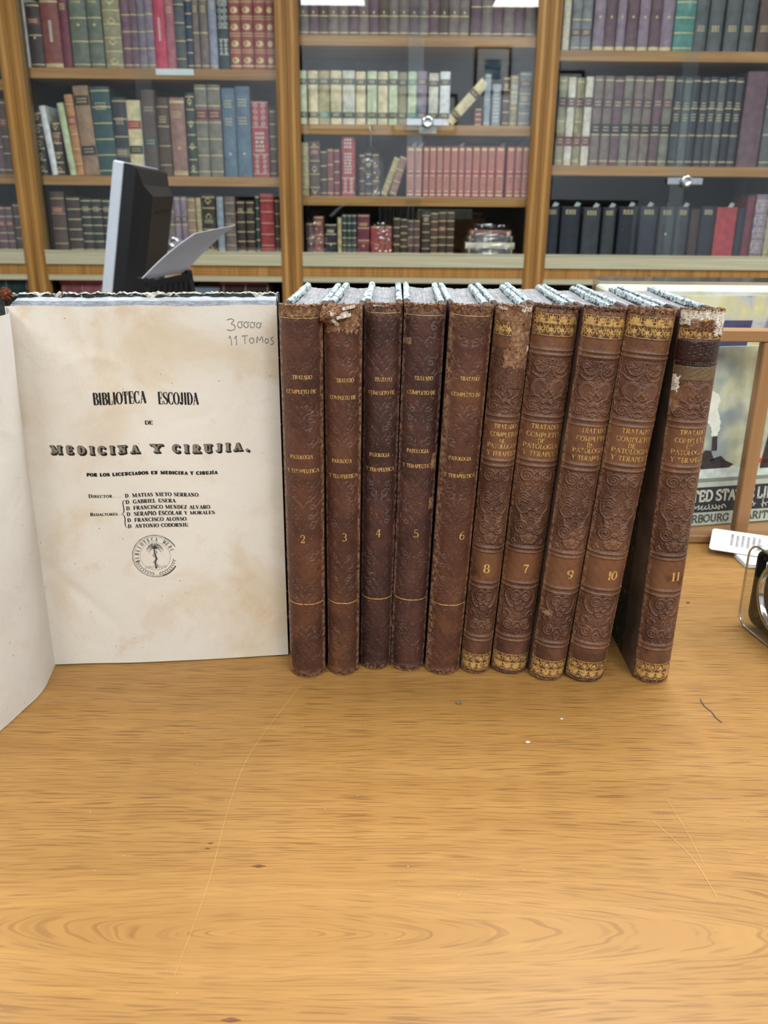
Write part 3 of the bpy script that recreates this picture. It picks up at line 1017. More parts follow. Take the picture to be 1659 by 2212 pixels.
shelf_row('centre', 'bottom shelf', 545, Z_FLOORSHELF, [
    (661, 677, 482, 'plum', 'b3'), (678, 699, 467, 'redbrown', 't80 b3'), (702, 727, 484, 'ink', 't75 b4 n30'), (729, 738, 470, 'ochre', 'd4'), (739, 749, 463, 'teald', 'b6'), (750, 759, 463, 'teald', 'b6'), (760, 770, 463, 'teald', 'b6'),
    (772, 798, 463, 'maroon', 'l75redbrown b4 n20'), (801, 816, 489, 'red2', 'b2'), (817, 831, 489, 'red', 'b2'), (832, 846, 489, 'red', 'b2'),
    (850, 864, 470, 'dkbrown', 'b5'), (865, 880, 472, 'dkbrown', 'b6'), (881, 893, 475, 'plum', 'b5'), (894, 907, 475, 'plum', 'b5'), (911, 929, 456, 'black', 'r5 t80'), (930, 946, 458, 'brown', 'b6'), (947, 964, 456, 'dkbrown', 'b6 l60redbrown'), (965, 981, 456, 'dkbrown', 'b6')])
shelf_row('right', 'upper shelf', 110, SHELVES['right'][1], [
    (1217, 1233, -30, 'bone', 'd6 b6'), (1236, 1257, -25, 'grey', 'l30plum b3'), (1258, 1280, -25, 'grey', 'l30plum b3')]
    + [(a, b, -28, 'plum' if k % 2 else 'mauve', 'e t88 n52') for k, (a, b) in enumerate([(1284, 1308), (1309, 1333), (1334, 1353), (1355, 1380), (1382, 1405), (1406, 1430), (1431, 1457)])]
    + [(1459, 1502, -35, 'tealb', 'l84pink b5'), (1504, 1531, -40, 'dkgrey', 't33'), (1535, 1565, -40, 'dkgrey', 't33'), (1570, 1601, -40, 'dkgrey', 't33'), (1605, 1636, -40, 'dkgrey', 't33'), (1640, 1670, -40, 'brown', 't33'), (1674, 1704, -40, 'dkgrey', 't33')])
shelf_row('right', 'middle shelf', 358, SHELVES['right'][0],
          [(1204 + k * 18.6, 1204 + k * 18.6 + 16.6, 166 + (k % 3), ['bone' if k % 2 else 'olive', 'taupe'][0] if k < 4 else 'taupe', 'l72plum b5 l28maroon') for k in range(4)]
          + [(1279 + k * 21.4, 1279 + k * 21.4 + 19.6, 164 + (k % 3), ['taupe', 'taupe', 'plum', 'greyol'][k % 4], 'l70plum b4 l42ink n43') for k in range(8)]
          + [(1452 + k * 18.4, 1452 + k * 18.4 + 16.6, 166 + (k % 2) * 2, ['charcoal', 'dkgrey', 'ink', 'charcoal'][k % 4], 'b4 t68 t55') for k in range(8)]
          + [(1603, 1648, 155, 'plum', ''), (1652, 1680, 160, 'dkgrey', 'b4')])
shelf_row('right', 'lower shelf', 553, Z_FLOORSHELF, [
    (1178, 1205, 446, 'ink', 't88'), (1211, 1250, 446, 'ink', 't88'), (1258, 1294, 448, 'charcoal', 't88'), (1300, 1327, 448, 'charcoal', 't88'), (1335, 1373, 446, 'ink', 't88'), (1380, 1416, 446, 'ink', 't88'),
    (1422, 1453, 447, 'charcoal', 't88 n45'), (1459, 1485, 447, 'charcoal', 't88'), (1488, 1508, 452, 'dkbrown', ''), (1511, 1541, 446, 'ink', 't88'), (1543, 1587, 448, 'red2', ''), (1589, 1606, 450, 'ink', ''), (1608, 1625, 425, 'maroon', ''),
    (1627, 1654, 420, 'mauve', 'x1090'), (1656, 1675, 425, 'ochre', 'x1090')])


# books lying flat: a stack in the centre bay and piles in the lower compartments
def flat_book(label, group, x0, x1, y, z, T, D, key, style=''):
    """lies flat with its spine to the front; local x of the book runs up"""
    L = x1 - x0
    M = Matrix.Translation(((x0 + x1) / 2 - L / 2, y, z + T / 2)) @ Matrix(((0, 0, 1, 0), (0, 1, 0, 0), (-1, 0, 0, 0), (0, 0, 0, 1)))
    return shelf_book(label, group, M, T, L, D, key, style)


a_, b_ = at(1006, 520, YB).x, at(1112, 520, YB).x
z_ = Z_FLOORSHELF + 0.0005
for key, T, dx, lab in (('ink', 0.024, 0.004, 'bottom'), ('bone', 0.022, 0.0, 'second from the bottom'), ('charcoal', 0.022, 0.006, 'third from the bottom'), ('redbrown', 0.018, 0.014, 'topmost')):
    flat_book(f"{WORDS[key]} book lying flat, {lab} of the wrapped stack, centre bookcase", 'books stacked flat on the bottom shelf of the centre bookcase', a_ + dx, b_ - dx, YB + 0.004, z_, T, 0.15, key, 'b3')
    z_ += T + 0.0008
ZL = TZ - 0.21
PILES = [
    (128, 222, [('dkbrown', .045), ('charcoal', .045), ('red2', .040), ('rose', .038), ('red2', .030)], 'left pile under the left bookcase'),
    (474, 583, [('charcoal', .05), ('dkbrown', .045), ('ink', .04), ('dkbrown', .038), ('red2', .032)], 'right pile under the left bookcase'),
    (-40, 62, [('ink', .05), ('teald', .045), ('teald', .05), ('teal', .035), ('red2', .022)], 'pile under the far left bookcase'),
    (700, 860, [('ink', .05), ('dkbrown', .05), ('black', .045)], 'pile under the centre bookcase'),
    (1460, 1640, [('charcoal', .05), ('ink', .05), ('plum', .04), ('charcoal', .03)], 'pile under the right bookcase'),
]
for x0, x1, bl, where in PILES:
    A, B = at(x0, 620, YB), at(x1, 620, YB)
    z_ = ZL + 0.0005
    for k, (key, T) in enumerate(bl):
        pos = ['lowest', 'second from bottom', 'third from bottom', 'fourth from bottom', 'fifth from bottom'][k]
        if k == len(bl) - 1:
            pos = 'topmost'
        flat_book(f"{WORDS[key]} book lying flat, {pos}, {where}", 'books lying in the ' + where, A.x + 0.004 * (k % 2), B.x - 0.003 * ((k + 1) % 3), YB + 0.012, z_, T, 0.2, key, 'b3' if k % 2 else '')
        z_ += T + 0.0008
sheet = MB()
A, B = at(415, 612, YB), at(472, 612, YB)
sheet.box(A.x, B.x, YB + 0.02, YB + 0.22, ZL + 0.0005, ZL + 0.165)
tag(sheet.build('paper_bundle', simple('#9fb0c6', 0.6, 0, 0.06, 30, 'pale_blue_paper')), 'pale blue paper bundle between the piles under the left bookcase', 'paper')

# plastic bag and plastic wrap on shelf books
def crumple(name, x0, x1, y0, y1, z0, z1, top_pinch, seed, label):
    def fn(u, v):
        a = u * 2 * math.pi
        k = 1.0 if v < 0.72 else 1.0 - (v - 0.72) / 0.28 * top_pinch
        x = math.copysign(abs(math.cos(a)) ** 0.55, math.cos(a)) * k
        y = math.copysign(abs(math.sin(a)) ** 0.55, math.sin(a)) * k
        n = 0.0032 * (nz(u * 19, v * 11, seed) + nz(u * 41, v * 23, seed + 2) * 0.6)
        return ((x0 + x1) / 2 + x * ((x1 - x0) / 2 + n), (y0 + y1) / 2 + y * ((y1 - y0) / 2 + n), z0 + (z1 - z0) * v + n * 0.8 * v)
    m = MB().grid(fn, 64, 26)
    o = m.build(name, M_PLASTIC, None, False)
    return tag(o, label, 'plastic')


A, B = at(773, 424, YB), at(828, 424, YB)
crumple('plastic_bag', A.x, B.x, YB - 0.018, YB + 0.135, SHELVES['centre'][0] + 0.001, at(800, 312, YB).z, 0.86, 1, 'clear crumpled plastic bag tied round dark books, middle of centre bookcase')
st = MB().tube([at(800, 314, YB - 0.0) + Vector((0, 0.05, 0)), at(801, 296, YB) + Vector((0, 0.0, 0)), at(800, 283, YS - 0.004), at(798, 272, YS - 0.004)], 0.0022, 6)
tag(st.build('string', M_WHITEPAPER, None, True), 'white string hanging over the shelf edge above the plastic bag', 'string')
A, B = at(1001, 545, YB), at(1117, 545, YB)
crumple('plastic_wrap', A.x, B.x, YB - 0.016, YB + 0.18, Z_FLOORSHELF + 0.001, at(1060, 484, YB).z, 0.25, 4, 'clear plastic wrap round the flat stack of books, centre bookcase')
A, B = at(798, 545, YB), at(849, 545, YB)
crumple('plastic_wrap', A.x, B.x, YB - 0.014, YB + 0.13, Z_FLOORSHELF + 0.001, at(820, 481, YB).z, 0.3, 7, 'clear plastic wrap round three short red books, bottom shelf')
A, B = at(658, 545, YB), at(701, 545, YB)
crumple('plastic_wrap', A.x, B.x, YB - 0.014, YB + 0.15, Z_FLOORSHELF + 0.001, at(680, 455, YB).z, 0.7, 9, 'clear plastic wrap round two books at the left end, bottom shelf')

# paper slips sticking out of books
SLIPS = [(1205, 446, 'first book'), (1252, 446, 'second book'), (1293, 448, 'third book'), (1328, 448, 'fourth book'), (1370, 446, 'fifth book'), (1410, 446, 'sixth book'), (1487, 447, 'eighth book'), (1585, 447, 'red book')]
for px, row, where in SLIPS:
    p = at(px - 9, row + 9, YB + 0.05)
    m = MB()
    m.grid(lambda u, v: (p.x - 0.009 + 0.018 * u + 0.012 * v * v, p.y + 0.012 * u, p.z + 0.030 * v - 0.006 * u), 3, 4)
    m.grid(lambda u, v: (p.x - 0.009 + 0.018 * u + 0.012 * v * v, p.y + 0.0008 + 0.012 * u, p.z + 0.030 * v - 0.006 * u), 3, 4)
    tag(m.build('paper_slip', M_TAG), f'white paper slip sticking out of the {where} on right lower shelf', 'paper slip', 'paper slips in the right bookcase')
for px, row, where in [(900, 317, 'second'), (915, 317, 'third'), (1003, 317, 'eighth'), (1092, 317, 'thirteenth')]:
    p = at(px - 8, row + 8, YB + 0.05)
    m = MB()
    m.grid(lambda u, v: (p.x - 0.007 + 0.014 * u + 0.010 * v * v, p.y + 0.010 * u, p.z + 0.026 * v), 3, 4)
    m.grid(lambda u, v: (p.x - 0.007 + 0.014 * u + 0.010 * v * v, p.y + 0.0008 + 0.010 * u, p.z + 0.026 * v), 3, 4)
    tag(m.build('paper_slip', M_TAG), f'white paper slip in the {where} cherry red gilt volume, centre bookcase', 'paper slip', 'paper slips in the cherry red set')

# ------------------------------------------------------------------ lettering: a small Didone alphabet drawn with strokes
# T thick stem, t hairline, A arc (cx, cy, rx, ry, from, to), s serif at (x, y), P path of (x, y, weight)
G = {
    'A': (.80, 't .10 0 .40 1', 'T .40 1 .70 0', 't .20 .34 .58 .34', 's .10 0', 's .70 0'),
    'B': (.72, 'T .17 0 .17 1', 't .10 1 .38 1', 't .17 .52 .38 .52', 't .10 0 .40 0', 'A .36 .76 .24 .24 -90 90', 'A .38 .26 .28 .26 -90 90'),
    'C': (.76, 'A .42 .5 .35 .5 50 310', 't .68 .70 .68 1', 't .68 0 .68 .28'),
    'D': (.80, 'T .17 0 .17 1', 't .08 1 .38 1', 't .08 0 .38 0', 'A .36 .5 .36 .5 -90 90'),
    'E': (.70, 'T .17 0 .17 1', 't .08 1 .62 1', 't .08 0 .64 0', 't .17 .52 .48 .52', 't .62 1 .62 .74', 't .64 0 .64 .27', 't .48 .40 .48 .64'),
    'F': (.66, 'T .17 0 .17 1', 't .08 1 .60 1', 't .17 .5 .46 .5', 't .60 1 .60 .74', 't .46 .38 .46 .62', 's .17 0'),
    'G': (.82, 'A .42 .5 .35 .5 50 320', 'T .68 .04 .68 .40', 's .68 .40', 't .68 .70 .68 1'),
    'H': (.86, 'T .17 0 .17 1', 'T .68 0 .68 1', 't .17 .5 .68 .5', 's .17 0', 's .17 1', 's .68 0', 's .68 1'),
    'I': (.40, 'T .20 0 .20 1', 's .20 0', 's .20 1'),
    'J': (.56, 'T .36 1 .36 .22', 'A .22 .20 .14 .20 180 360', 's .36 1'),
    'L': (.66, 'T .17 0 .17 1', 't .08 0 .60 0', 't .60 0 .60 .32', 's .17 1', 's .17 0'),
    'M': (1.14, 't .15 0 .15 1', 'T .16 1 .54 .06', 't .54 .06 .90 1', 'T .94 0 .94 1', 's .15 0', 's .12 1', 's .94 0', 's .96 1'),
    'N': (.86, 't .16 0 .16 1', 'T .16 1 .68 0', 't .68 0 .68 1', 's .16 0', 's .12 1', 's .68 1'),
    'O': (.84, 'A .42 .5 .36 .5 0 360'),
    'P': (.70, 'T .17 0 .17 1', 't .08 1 .38 1', 't .17 .46 .38 .46', 'A .36 .73 .27 .27 -90 90', 's .17 0'),
    'Q': (.84, 'A .42 .5 .36 .5 0 360', 'T .45 .15 .75 -.12'),
    'R': (.78, 'T .17 0 .17 1', 't .08 1 .38 1', 't .17 .50 .38 .50', 'A .36 .75 .25 .25 -90 90', 'T .40 .48 .66 0', 's .17 0', 's .68 0'),
    'S': (.64, 'P .56 .76 0 .54 .92 0 .32 1 0 .10 .86 .5 .12 .66 .9 .36 .50 1 .56 .32 .9 .56 .12 .5 .32 0 0 .10 .10 0 .08 .28 0', 't .56 .72 .56 1', 't .08 0 .08 .30'),
    'T': (.76, 'T .38 0 .38 1', 't .06 1 .70 1', 't .06 1 .06 .70', 't .70 1 .70 .70', 's .38 0'),
    'U': (.82, 'T .18 1 .18 .28', 't .66 1 .66 .28', 'A .42 .28 .24 .28 180 360', 's .18 1', 's .66 1'),
    'V': (.78, 'T .10 1 .40 0', 't .40 0 .68 1', 's .10 1', 's .68 1'),
    'X': (.78, 'T .12 1 .66 0', 't .66 1 .12 0', 's .12 1', 's .66 1', 's .12 0', 's .66 0'),
    'Y': (.78, 'T .10 1 .39 .46', 't .68 1 .39 .46', 'T .39 .46 .39 0', 's .10 1', 's .68 1', 's .39 0'),
    'Z': (.68, 't .10 1 .58 1', 'T .58 1 .10 0', 't .10 0 .60 0', 't .10 1 .10 .76', 't .60 0 .60 .26'),
    '0': (.70, 'A .35 .5 .27 .5 0 360'),
    '1': (.46, 'T .26 0 .26 1', 't .26 1 .10 .84', 's .26 0'),
    '2': (.66, 'P .12 .72 .9 .14 .90 .5 .32 1 0 .52 .90 .8 .54 .68 1 .40 .34 .6 .10 .03 .1', 'T .10 .05 .56 .05', 't .56 .05 .58 .28'),
    '3': (.66, 'A .30 .76 .22 .24 -90 150', 'A .30 .27 .25 .27 -150 90'),
    '4': (.68, 't .44 1 .06 .30', 't .06 .30 .64 .30', 'T .46 0 .46 1', 's .46 0'),
    '5': (.64, 't .14 1 .52 .98', 't .14 1 .12 .54', 'A .30 .31 .25 .31 -150 120'),
    '6': (.66, 'A .34 .30 .25 .30 0 360', 'P .52 .90 .5 .36 1 0 .14 .70 1 .09 .36 1'),
    '7': (.64, 'T .08 .95 .56 .95', 't .08 .95 .08 .72', 'P .56 .95 .1 .34 .50 .7 .26 0 1'),
    '8': (.66, 'A .33 .75 .20 .25 0 360', 'A .33 .26 .25 .27 0 360'),
    '9': (.66, 'A .32 .70 .25 .30 0 360', 'P .57 .66 1 .52 .30 1 .30 0 0 .14 .12 .6'),
    '.': (.26, 'D .13 .06 .075'), ',': (.34, 'D .16 .08 .10', 'T .20 .06 .10 -.24'), '-': (.5, 'T .08 .4 .42 .4'),
    ' ': (.42,),
}


def qstroke(pts, ws):
    """polyline with a width at each point -> quads in 2D"""
    n = len(pts)
    L, Rr = [], []
    for i in range(n):
        a, b = pts[max(i - 1, 0)], pts[min(i + 1, n - 1)]
        dx, dy = b[0] - a[0], b[1] - a[1]
        d = math.hypot(dx, dy) or 1e-9
        nx, ny = -dy / d * ws[i] / 2, dx / d * ws[i] / 2
        L.append((pts[i][0] + nx, pts[i][1] + ny))
        Rr.append((pts[i][0] - nx, pts[i][1] - ny))
    return [(Rr[i], Rr[i + 1], L[i + 1], L[i]) for i in range(n - 1)]


def smooth_path(p, k=4):
    out = []
    n = len(p)
    for i in range(n - 1):
        p0, p1, p2, p3 = p[max(i - 1, 0)], p[i], p[i + 1], p[min(i + 2, n - 1)]
        for j in range(k):
            t_ = j / k
            out.append(tuple(0.5 * (2 * b + (c - a) * t_ + (2 * a - 5 * b + 4 * c - d) * t_ ** 2 + (3 * b - a - 3 * c + d) * t_ ** 3)
                             for a, b, c, d in zip(p0, p1, p2, p3)))
    out.append(tuple(p[-1]))
    return out


def glyph_quads(ch, sx, h, thick, thin, serif):
    """quads of one capital with its lower left at the origin; sx scales widths, h is the cap height"""
    g = G.get(ch, G[' '])
    out = []
    for st in g[1:]:
        k, *q = st.split()
        q = [float(e) for e in q]
        if k in 'Tt':
            wd = thick if k == 'T' else thin
            out += qstroke([(q[0] * sx, q[1] * h), (q[2] * sx, q[3] * h)], [wd, wd])
        elif k == 'A':
            n = 20 if abs(q[5] - q[4]) > 200 else 12
            pts, ws = [], []
            for i in range(n + 1):
                a = R(q[4] + (q[5] - q[4]) * i / n)
                pts.append(((q[0] + q[2] * math.cos(a)) * sx, (q[1] + q[3] * math.sin(a)) * h))
                ws.append(thin + (thick - thin) * abs(math.cos(a)) ** 1.3)
            out += qstroke(pts, ws)
        elif k == 's':
            out += qstroke([(q[0] * sx - serif, q[1] * h), (q[0] * sx + serif, q[1] * h)], [thin, thin])
        elif k == 'P':
            p = [(q[i] * sx, q[i + 1] * h, thin + (thick - thin) * q[i + 2]) for i in range(0, len(q), 3)]
            p = smooth_path(p, 3)
            out += qstroke([(a, b) for a, b, _ in p], [c for _, _, c in p])
        elif k == 'D':
            pts = [(q[0] * sx + q[2] * h * math.cos(e * 1.0472), q[1] * h + q[2] * h * math.sin(e * 1.0472)) for e in range(6)]
            out.append(tuple(pts[:4]))
            out.append((pts[3], pts[4], pts[5], pts[0]))
    return out


def text_quads(s, x0, x1, y, h, thick=0.22, thin=0.07, serif=0.13, track=0.0):
    """capitals of height h on the baseline y, spread from x0 to x1; a small letter of s is a small capital"""
    adv = []
    for ch in s:
        up = ch.upper()
        k = 0.78 if ch != up else 1.0
        base_ = 'I' if up == 'Í' else up
        adv.append((base_, k, G.get(base_, G[' '])[0] * k, up == 'Í'))
    total = sum(a[2] for a in adv) + track * (len(adv) - 1)
    sx = (x1 - x0) / total
    out = []
    x = x0
    for base_, k, wd, acc in adv:
        hh = h * k
        lim = min(1.0, sx / h * 1.25)
        for q in glyph_quads(base_, sx * k, hh, thick * hh * lim, thin * h, serif * sx * k):
            out.append(tuple((px + x, py + y) for px, py in q))
        if acc:
            out += [tuple((px + x, py + y) for px, py in q) for q in qstroke([(0.2 * sx, hh * 1.08), (0.34 * sx, hh * 1.28)], [thin * h * 1.4] * 2)]
        x += (wd + track) * sx
    return out


def lay(mb, quads, S, mi=0):
    for q in quads:
        mb.add([S(a, b) for a, b in q], [tuple(range(len(q)))], mi)


# ------------------------------------------------------------------ the table
TBL = empty('table', (0, 0, 0), 'wide oak veneered table top carrying the old volumes', 'table')
TX0, TX1, TY0, TY1 = -0.62, 0.78, -0.02, 0.86
MB().bbox(TX0, TX1, TY0, TY1, TZ - 0.032, TZ, 0.0012).build('tabletop', M_OAK, TBL)
for lx in (TX0 + 0.05, TX1 - 0.11):
    for ly in (TY0 + 0.06, TY1 - 0.12):
        MB().bbox(lx, lx + 0.06, ly, ly + 0.06, 0.0, TZ - 0.033, 0.003).build('leg', M_OAKEDGE, TBL)
ap = MB()
ap.box(TX0 + 0.06, TX1 - 0.06, TY0 + 0.07, TY0 + 0.09, TZ - 0.11, TZ - 0.0325)
ap.box(TX0 + 0.06, TX1 - 0.06, TY1 - 0.10, TY1 - 0.08, TZ - 0.11, TZ - 0.0325)
ap.build('apron', M_OAKEDGE, TBL)


def flat_mark(pts, width, m, name, parent=None, z=0.0003):
    q = qstroke(pts, width if isinstance(width, list) else [width] * len(pts))
    mb = MB()
    lay(mb, q, lambda a, b: (a, b, TZ + z))
    return mb.build(name, m, parent)


M_SCRATCH = simple('#cda26a', 0.5, 0, 0.1, 200, 'pale_scratch')
M_PENMARK = simple('#4a4640', 0.6, 0, 0.2, 300, 'pen_mark')
flat_mark(smooth_path([(-0.0491, 0.4528), (-0.0655, 0.400), (-0.0715, 0.3715), (-0.0735, 0.3370), (-0.0735, 0.3010), (-0.0745, 0.2790), (-0.0775, 0.2450)], 8), 0.00016, M_SCRATCH, 'scratch', TBL)
flat_mark(smooth_path([(0.1285, 0.335), (0.139, 0.311), (0.142, 0.287)], 6), 0.00022, M_SCRATCH, 'scratch', TBL)
flat_mark(smooth_path([(0.140, 0.352), (0.1425, 0.325), (0.143, 0.305)], 6), 0.00016, M_SCRATCH, 'scratch', TBL)
flat_mark(smooth_path([(0.1874, 0.4415), (0.1872, 0.434), (0.1893, 0.4275), (0.1896, 0.422), (0.1915, 0.4168)], 4), [0.0003] + [0.0007] * 15 + [0.0003], M_PENMARK, 'pen_mark', TBL)
_rs = random.Random(5)
sp = MB()
for _ in range(90):
    x, y = _rs.uniform(-0.15, 0.24), _rs.uniform(0.23, 0.46)
    r = _rs.uniform(0.00018, 0.00045)
    sp.add([(x + r * math.cos(e), y + r * 0.7 * math.sin(e), TZ + 0.0003) for e in (0, 1.05, 2.1, 3.14, 4.2, 5.2)], [tuple(range(6))])
o = sp.build('wear_specks', M_SCRATCH, TBL)
o['kind'] = 'stuff'


def crumb(x, y, r, m, label, seed):
    mb = MB()
    n, k = 10, 6
    mb.grid(lambda u, v: (x + r * (1 + 0.35 * nz(u * 9, v * 5, seed)) * math.sin(math.pi * v) * math.cos(2 * math.pi * u),
                          y + r * (0.7 + 0.3 * nz(u * 7, v * 6, seed + 1)) * math.sin(math.pi * v) * math.sin(2 * math.pi * u),
                          TZ + r * 0.42 - r * 0.4 * math.cos(math.pi * v)), n, k)
    tag(mb.build('crumb', m), label, 'crumb')


crumb(0.0443, 0.4341, 0.0016, simple('#6d6a5c', 0.8, 0, 0.3, 500, 'leather_crumb_grey'), 'small grey crumb on the table in front of volume 6', 1)
crumb(0.0789, 0.3962, 0.0013, M_LINING, 'small white paper crumb on the bare table, lower middle', 2)
crumb(0.1015, 0.419, 0.0009, M_LINING, 'tiny pale crumb in front of volume 9', 3)
crumb(0.2225, 0.5705, 0.0013, M_SUEDE, 'dark leather crumb on the table right of volume 11', 4)
crumb(0.207, 0.585, 0.0011, M_LINING, 'tiny white crumb close to the right side of volume 11', 6)
M_KNOT = simple('#6d4229', 0.5, 0, 0.2, 400, 'wood_knot')
for kx_, ky_, kr in ((-0.0537, 0.3030, 0.0021), (-0.0775, 0.3170, 0.0010), (-0.0782, 0.3135, 0.0009), (-0.0530, 0.2275, 0.0022)):
    kb = MB()
    kb.add([(kx_ + kr * (1.0 if e % 6 else 1.7) * math.cos(e * math.pi / 6), ky_ + kr * 0.42 * math.sin(e * math.pi / 6), TZ + 0.0002) for e in range(12)], [tuple(range(12))])
    kb.build('wood_knot', M_KNOT, TBL)

# ------------------------------------------------------------------ spine relief
BH, BD = 0.2225, 0.14


def spiral(cx, cy, r, turns, a0, dr=1, ky=1.0, rend=0.12):
    n = int(26 * turns)
    return [(cx + (r * (1 - (1 - rend) * i / n)) * math.cos(a0 + dr * 2 * math.pi * turns * i / n),
             cy + ky * (r * (1 - (1 - rend) * i / n)) * math.sin(a0 + dr * 2 * math.pi * turns * i / n)) for i in range(n + 1)]


def arc(cx, cy, rx, ry, a, b, n=20):
    return [(cx + rx * math.cos(R(a + (b - a) * i / n)), cy + ry * math.sin(R(a + (b - a) * i / n))) for i in range(n + 1)]


def mirror(c):
    return c + [[(-x, y) for x, y in p] for p in c]


def ornaments_b():
    """curves in millimetres: x across the spine from its middle, y up from the foot"""
    c = []
    # upper panel 163.5-196: trefoil, S scrolls, twin ovals, palmette, corner spirals
    h = []
    h.append(arc(0, 193.0, 1.3, 1.5, -60, 240))
    h.append(smooth_path([(0.5, 191.6), (2.0, 188.6), (4.6, 187.2), (7.0, 188.2), (8.0, 190.6)], 8))
    h.append(spiral(7.0, 191.3, 1.7, 1.2, -0.6, 1))
    h.append(smooth_path([(0.3, 190.2), (1.5, 186.8), (3.8, 184.7), (6.8, 184.8), (9.2, 186.6)], 8))
    h.append(arc(4.8, 178.8, 3.9, 4.7, -60, 250, 34))
    h.append(arc(4.9, 178.9, 2.9, 3.7, -40, 200, 26))
    h.append(smooth_path([(0, 178.6), (1.2, 176.2), (2.9, 177.6), (3.2, 175.4), (1.4, 173.6)], 6))
    h.append(smooth_path([(0, 181.2), (0.9, 178.8), (0.2, 177.2)], 6))
    h.append(spiral(7.4, 167.6, 3.1, 2.0, 2.2, -1))
    h.append(smooth_path([(5.6, 170.1), (3.8, 172.6), (6.6, 174.2), (9.4, 173.0)], 8))
    h.append(spiral(1.9, 170.6, 1.3, 1.3, 3.1, -1))
    h.append(arc(0, 166.2, 2.0, 1.6, -90, 90))
    h.append(smooth_path([(0.2, 164.4), (1.6, 165.6), (3.2, 164.7)], 6))
    # middle panel 85-133: big spirals, stalks, acanthus, lower spirals, shell
    h.append(spiral(5.4, 127.8, 4.0, 2.2, 3.6, -1))
    h.append(smooth_path([(2.0, 125.8), (1.6, 122.4), (3.4, 119.6), (6.4, 118.0)], 8))
    h.append(smooth_path([(0.6, 130.8), (1.6, 128.6), (0.9, 126.4), (0, 125.0)], 6))
    for k in range(4):
        h.append(smooth_path([(2.6 + 0.5 * k, 115.8 - 1.2 * k), (5.0 + 0.4 * k, 117.8 - 1.6 * k), (7.6, 117.0 - 1.9 * k), (9.0 - 0.3 * k, 114.6 - 1.9 * k)], 6))
    h.append(smooth_path([(9.4, 115.0), (9.0, 109.0), (6.4, 105.6), (3.4, 106.2), (2.0, 108.6)], 8))
    h.append(smooth_path([(0, 110.6), (1.1, 107.8), (2.6, 108.4), (2.2, 105.8), (0.7, 103.2)], 6))
    for k in range(3):
        h.append(smooth_path([(1.6 + k * 0.2, 103.6 - k * 1.2), (3.6, 102.2 - k * 1.3), (5.6, 103.0 - k * 1.2), (6.6 - k * 0.3, 104.8 - k * 1.1)], 6))
    h.append(spiral(5.2, 96.2, 4.0, 2.4, 1.6, 1))
    h.append(smooth_path([(1.3, 96.0), (2.4, 99.4), (5.4, 100.6), (9.2, 98.6)], 8))
    for k in range(4):
        a = R(-90 + 24 * k)
        h.append([(0.5 * math.cos(a) + 0.2, 92.6 + math.sin(a)), (5.4 * math.cos(a) * 0.8 + 0.15, 92.2 + 5.6 * math.sin(a))])
        if k:
            h.append(arc(4.7 * math.cos(a), 92.2 + 5.2 * math.sin(a), 0.7, 0.7, 0, 360, 10))
    h.append(arc(0, 95.6, 0.9, 0.9, 0, 360, 12))
    h.append(smooth_path([(7.4, 86.6), (8.4, 88.6), (9.4, 86.8), (8.2, 86.0)], 5))
    # lower panel 27-58: heart of two spirals, side scrolls, tulip, foot spirals
    h.append(spiral(3.1, 52.3, 2.5, 1.7, 0.2, -1))
    h.append(smooth_path([(5.6, 52.6), (4.8, 55.6), (1.8, 56.2), (0, 53.6)], 8))
    h.append(smooth_path([(1.0, 57.2), (5.4, 57.4), (8.6, 54.0), (8.2, 49.6), (6.0, 46.2), (4.0, 45.6)], 8))
    h.append(smooth_path([(0, 49.2), (1.7, 47.2), (3.0, 48.6), (2.2, 45.2), (0.4, 43.2)], 6))
    h.append(smooth_path([(0, 41.8), (1.1, 39.4), (0.5, 37.2)], 5))
    h.append(spiral(5.8, 33.6, 3.5, 2.0, 1.2, 1))
    h.append(smooth_path([(6.6, 37.0), (5.0, 40.0), (6.8, 42.8), (8.8, 41.6), (8.4, 39.4)], 8))
    h.append(smooth_path([(2.4, 33.4), (1.4, 35.6), (0, 36.2)], 5))
    h.append(smooth_path([(0.2, 33.0), (1.6, 31.0), (0.8, 28.6), (0, 27.8)], 5))
    c = mirror(h)
    bands = []
    for y in (199.4, 196.9, 162.7, 159.4, 137.2, 134.2, 84.2, 81.5, 61.7, 58.6, 25.9, 23.1):
        bands.append([(-12.5, y), (12.5, y)])
    return c, bands


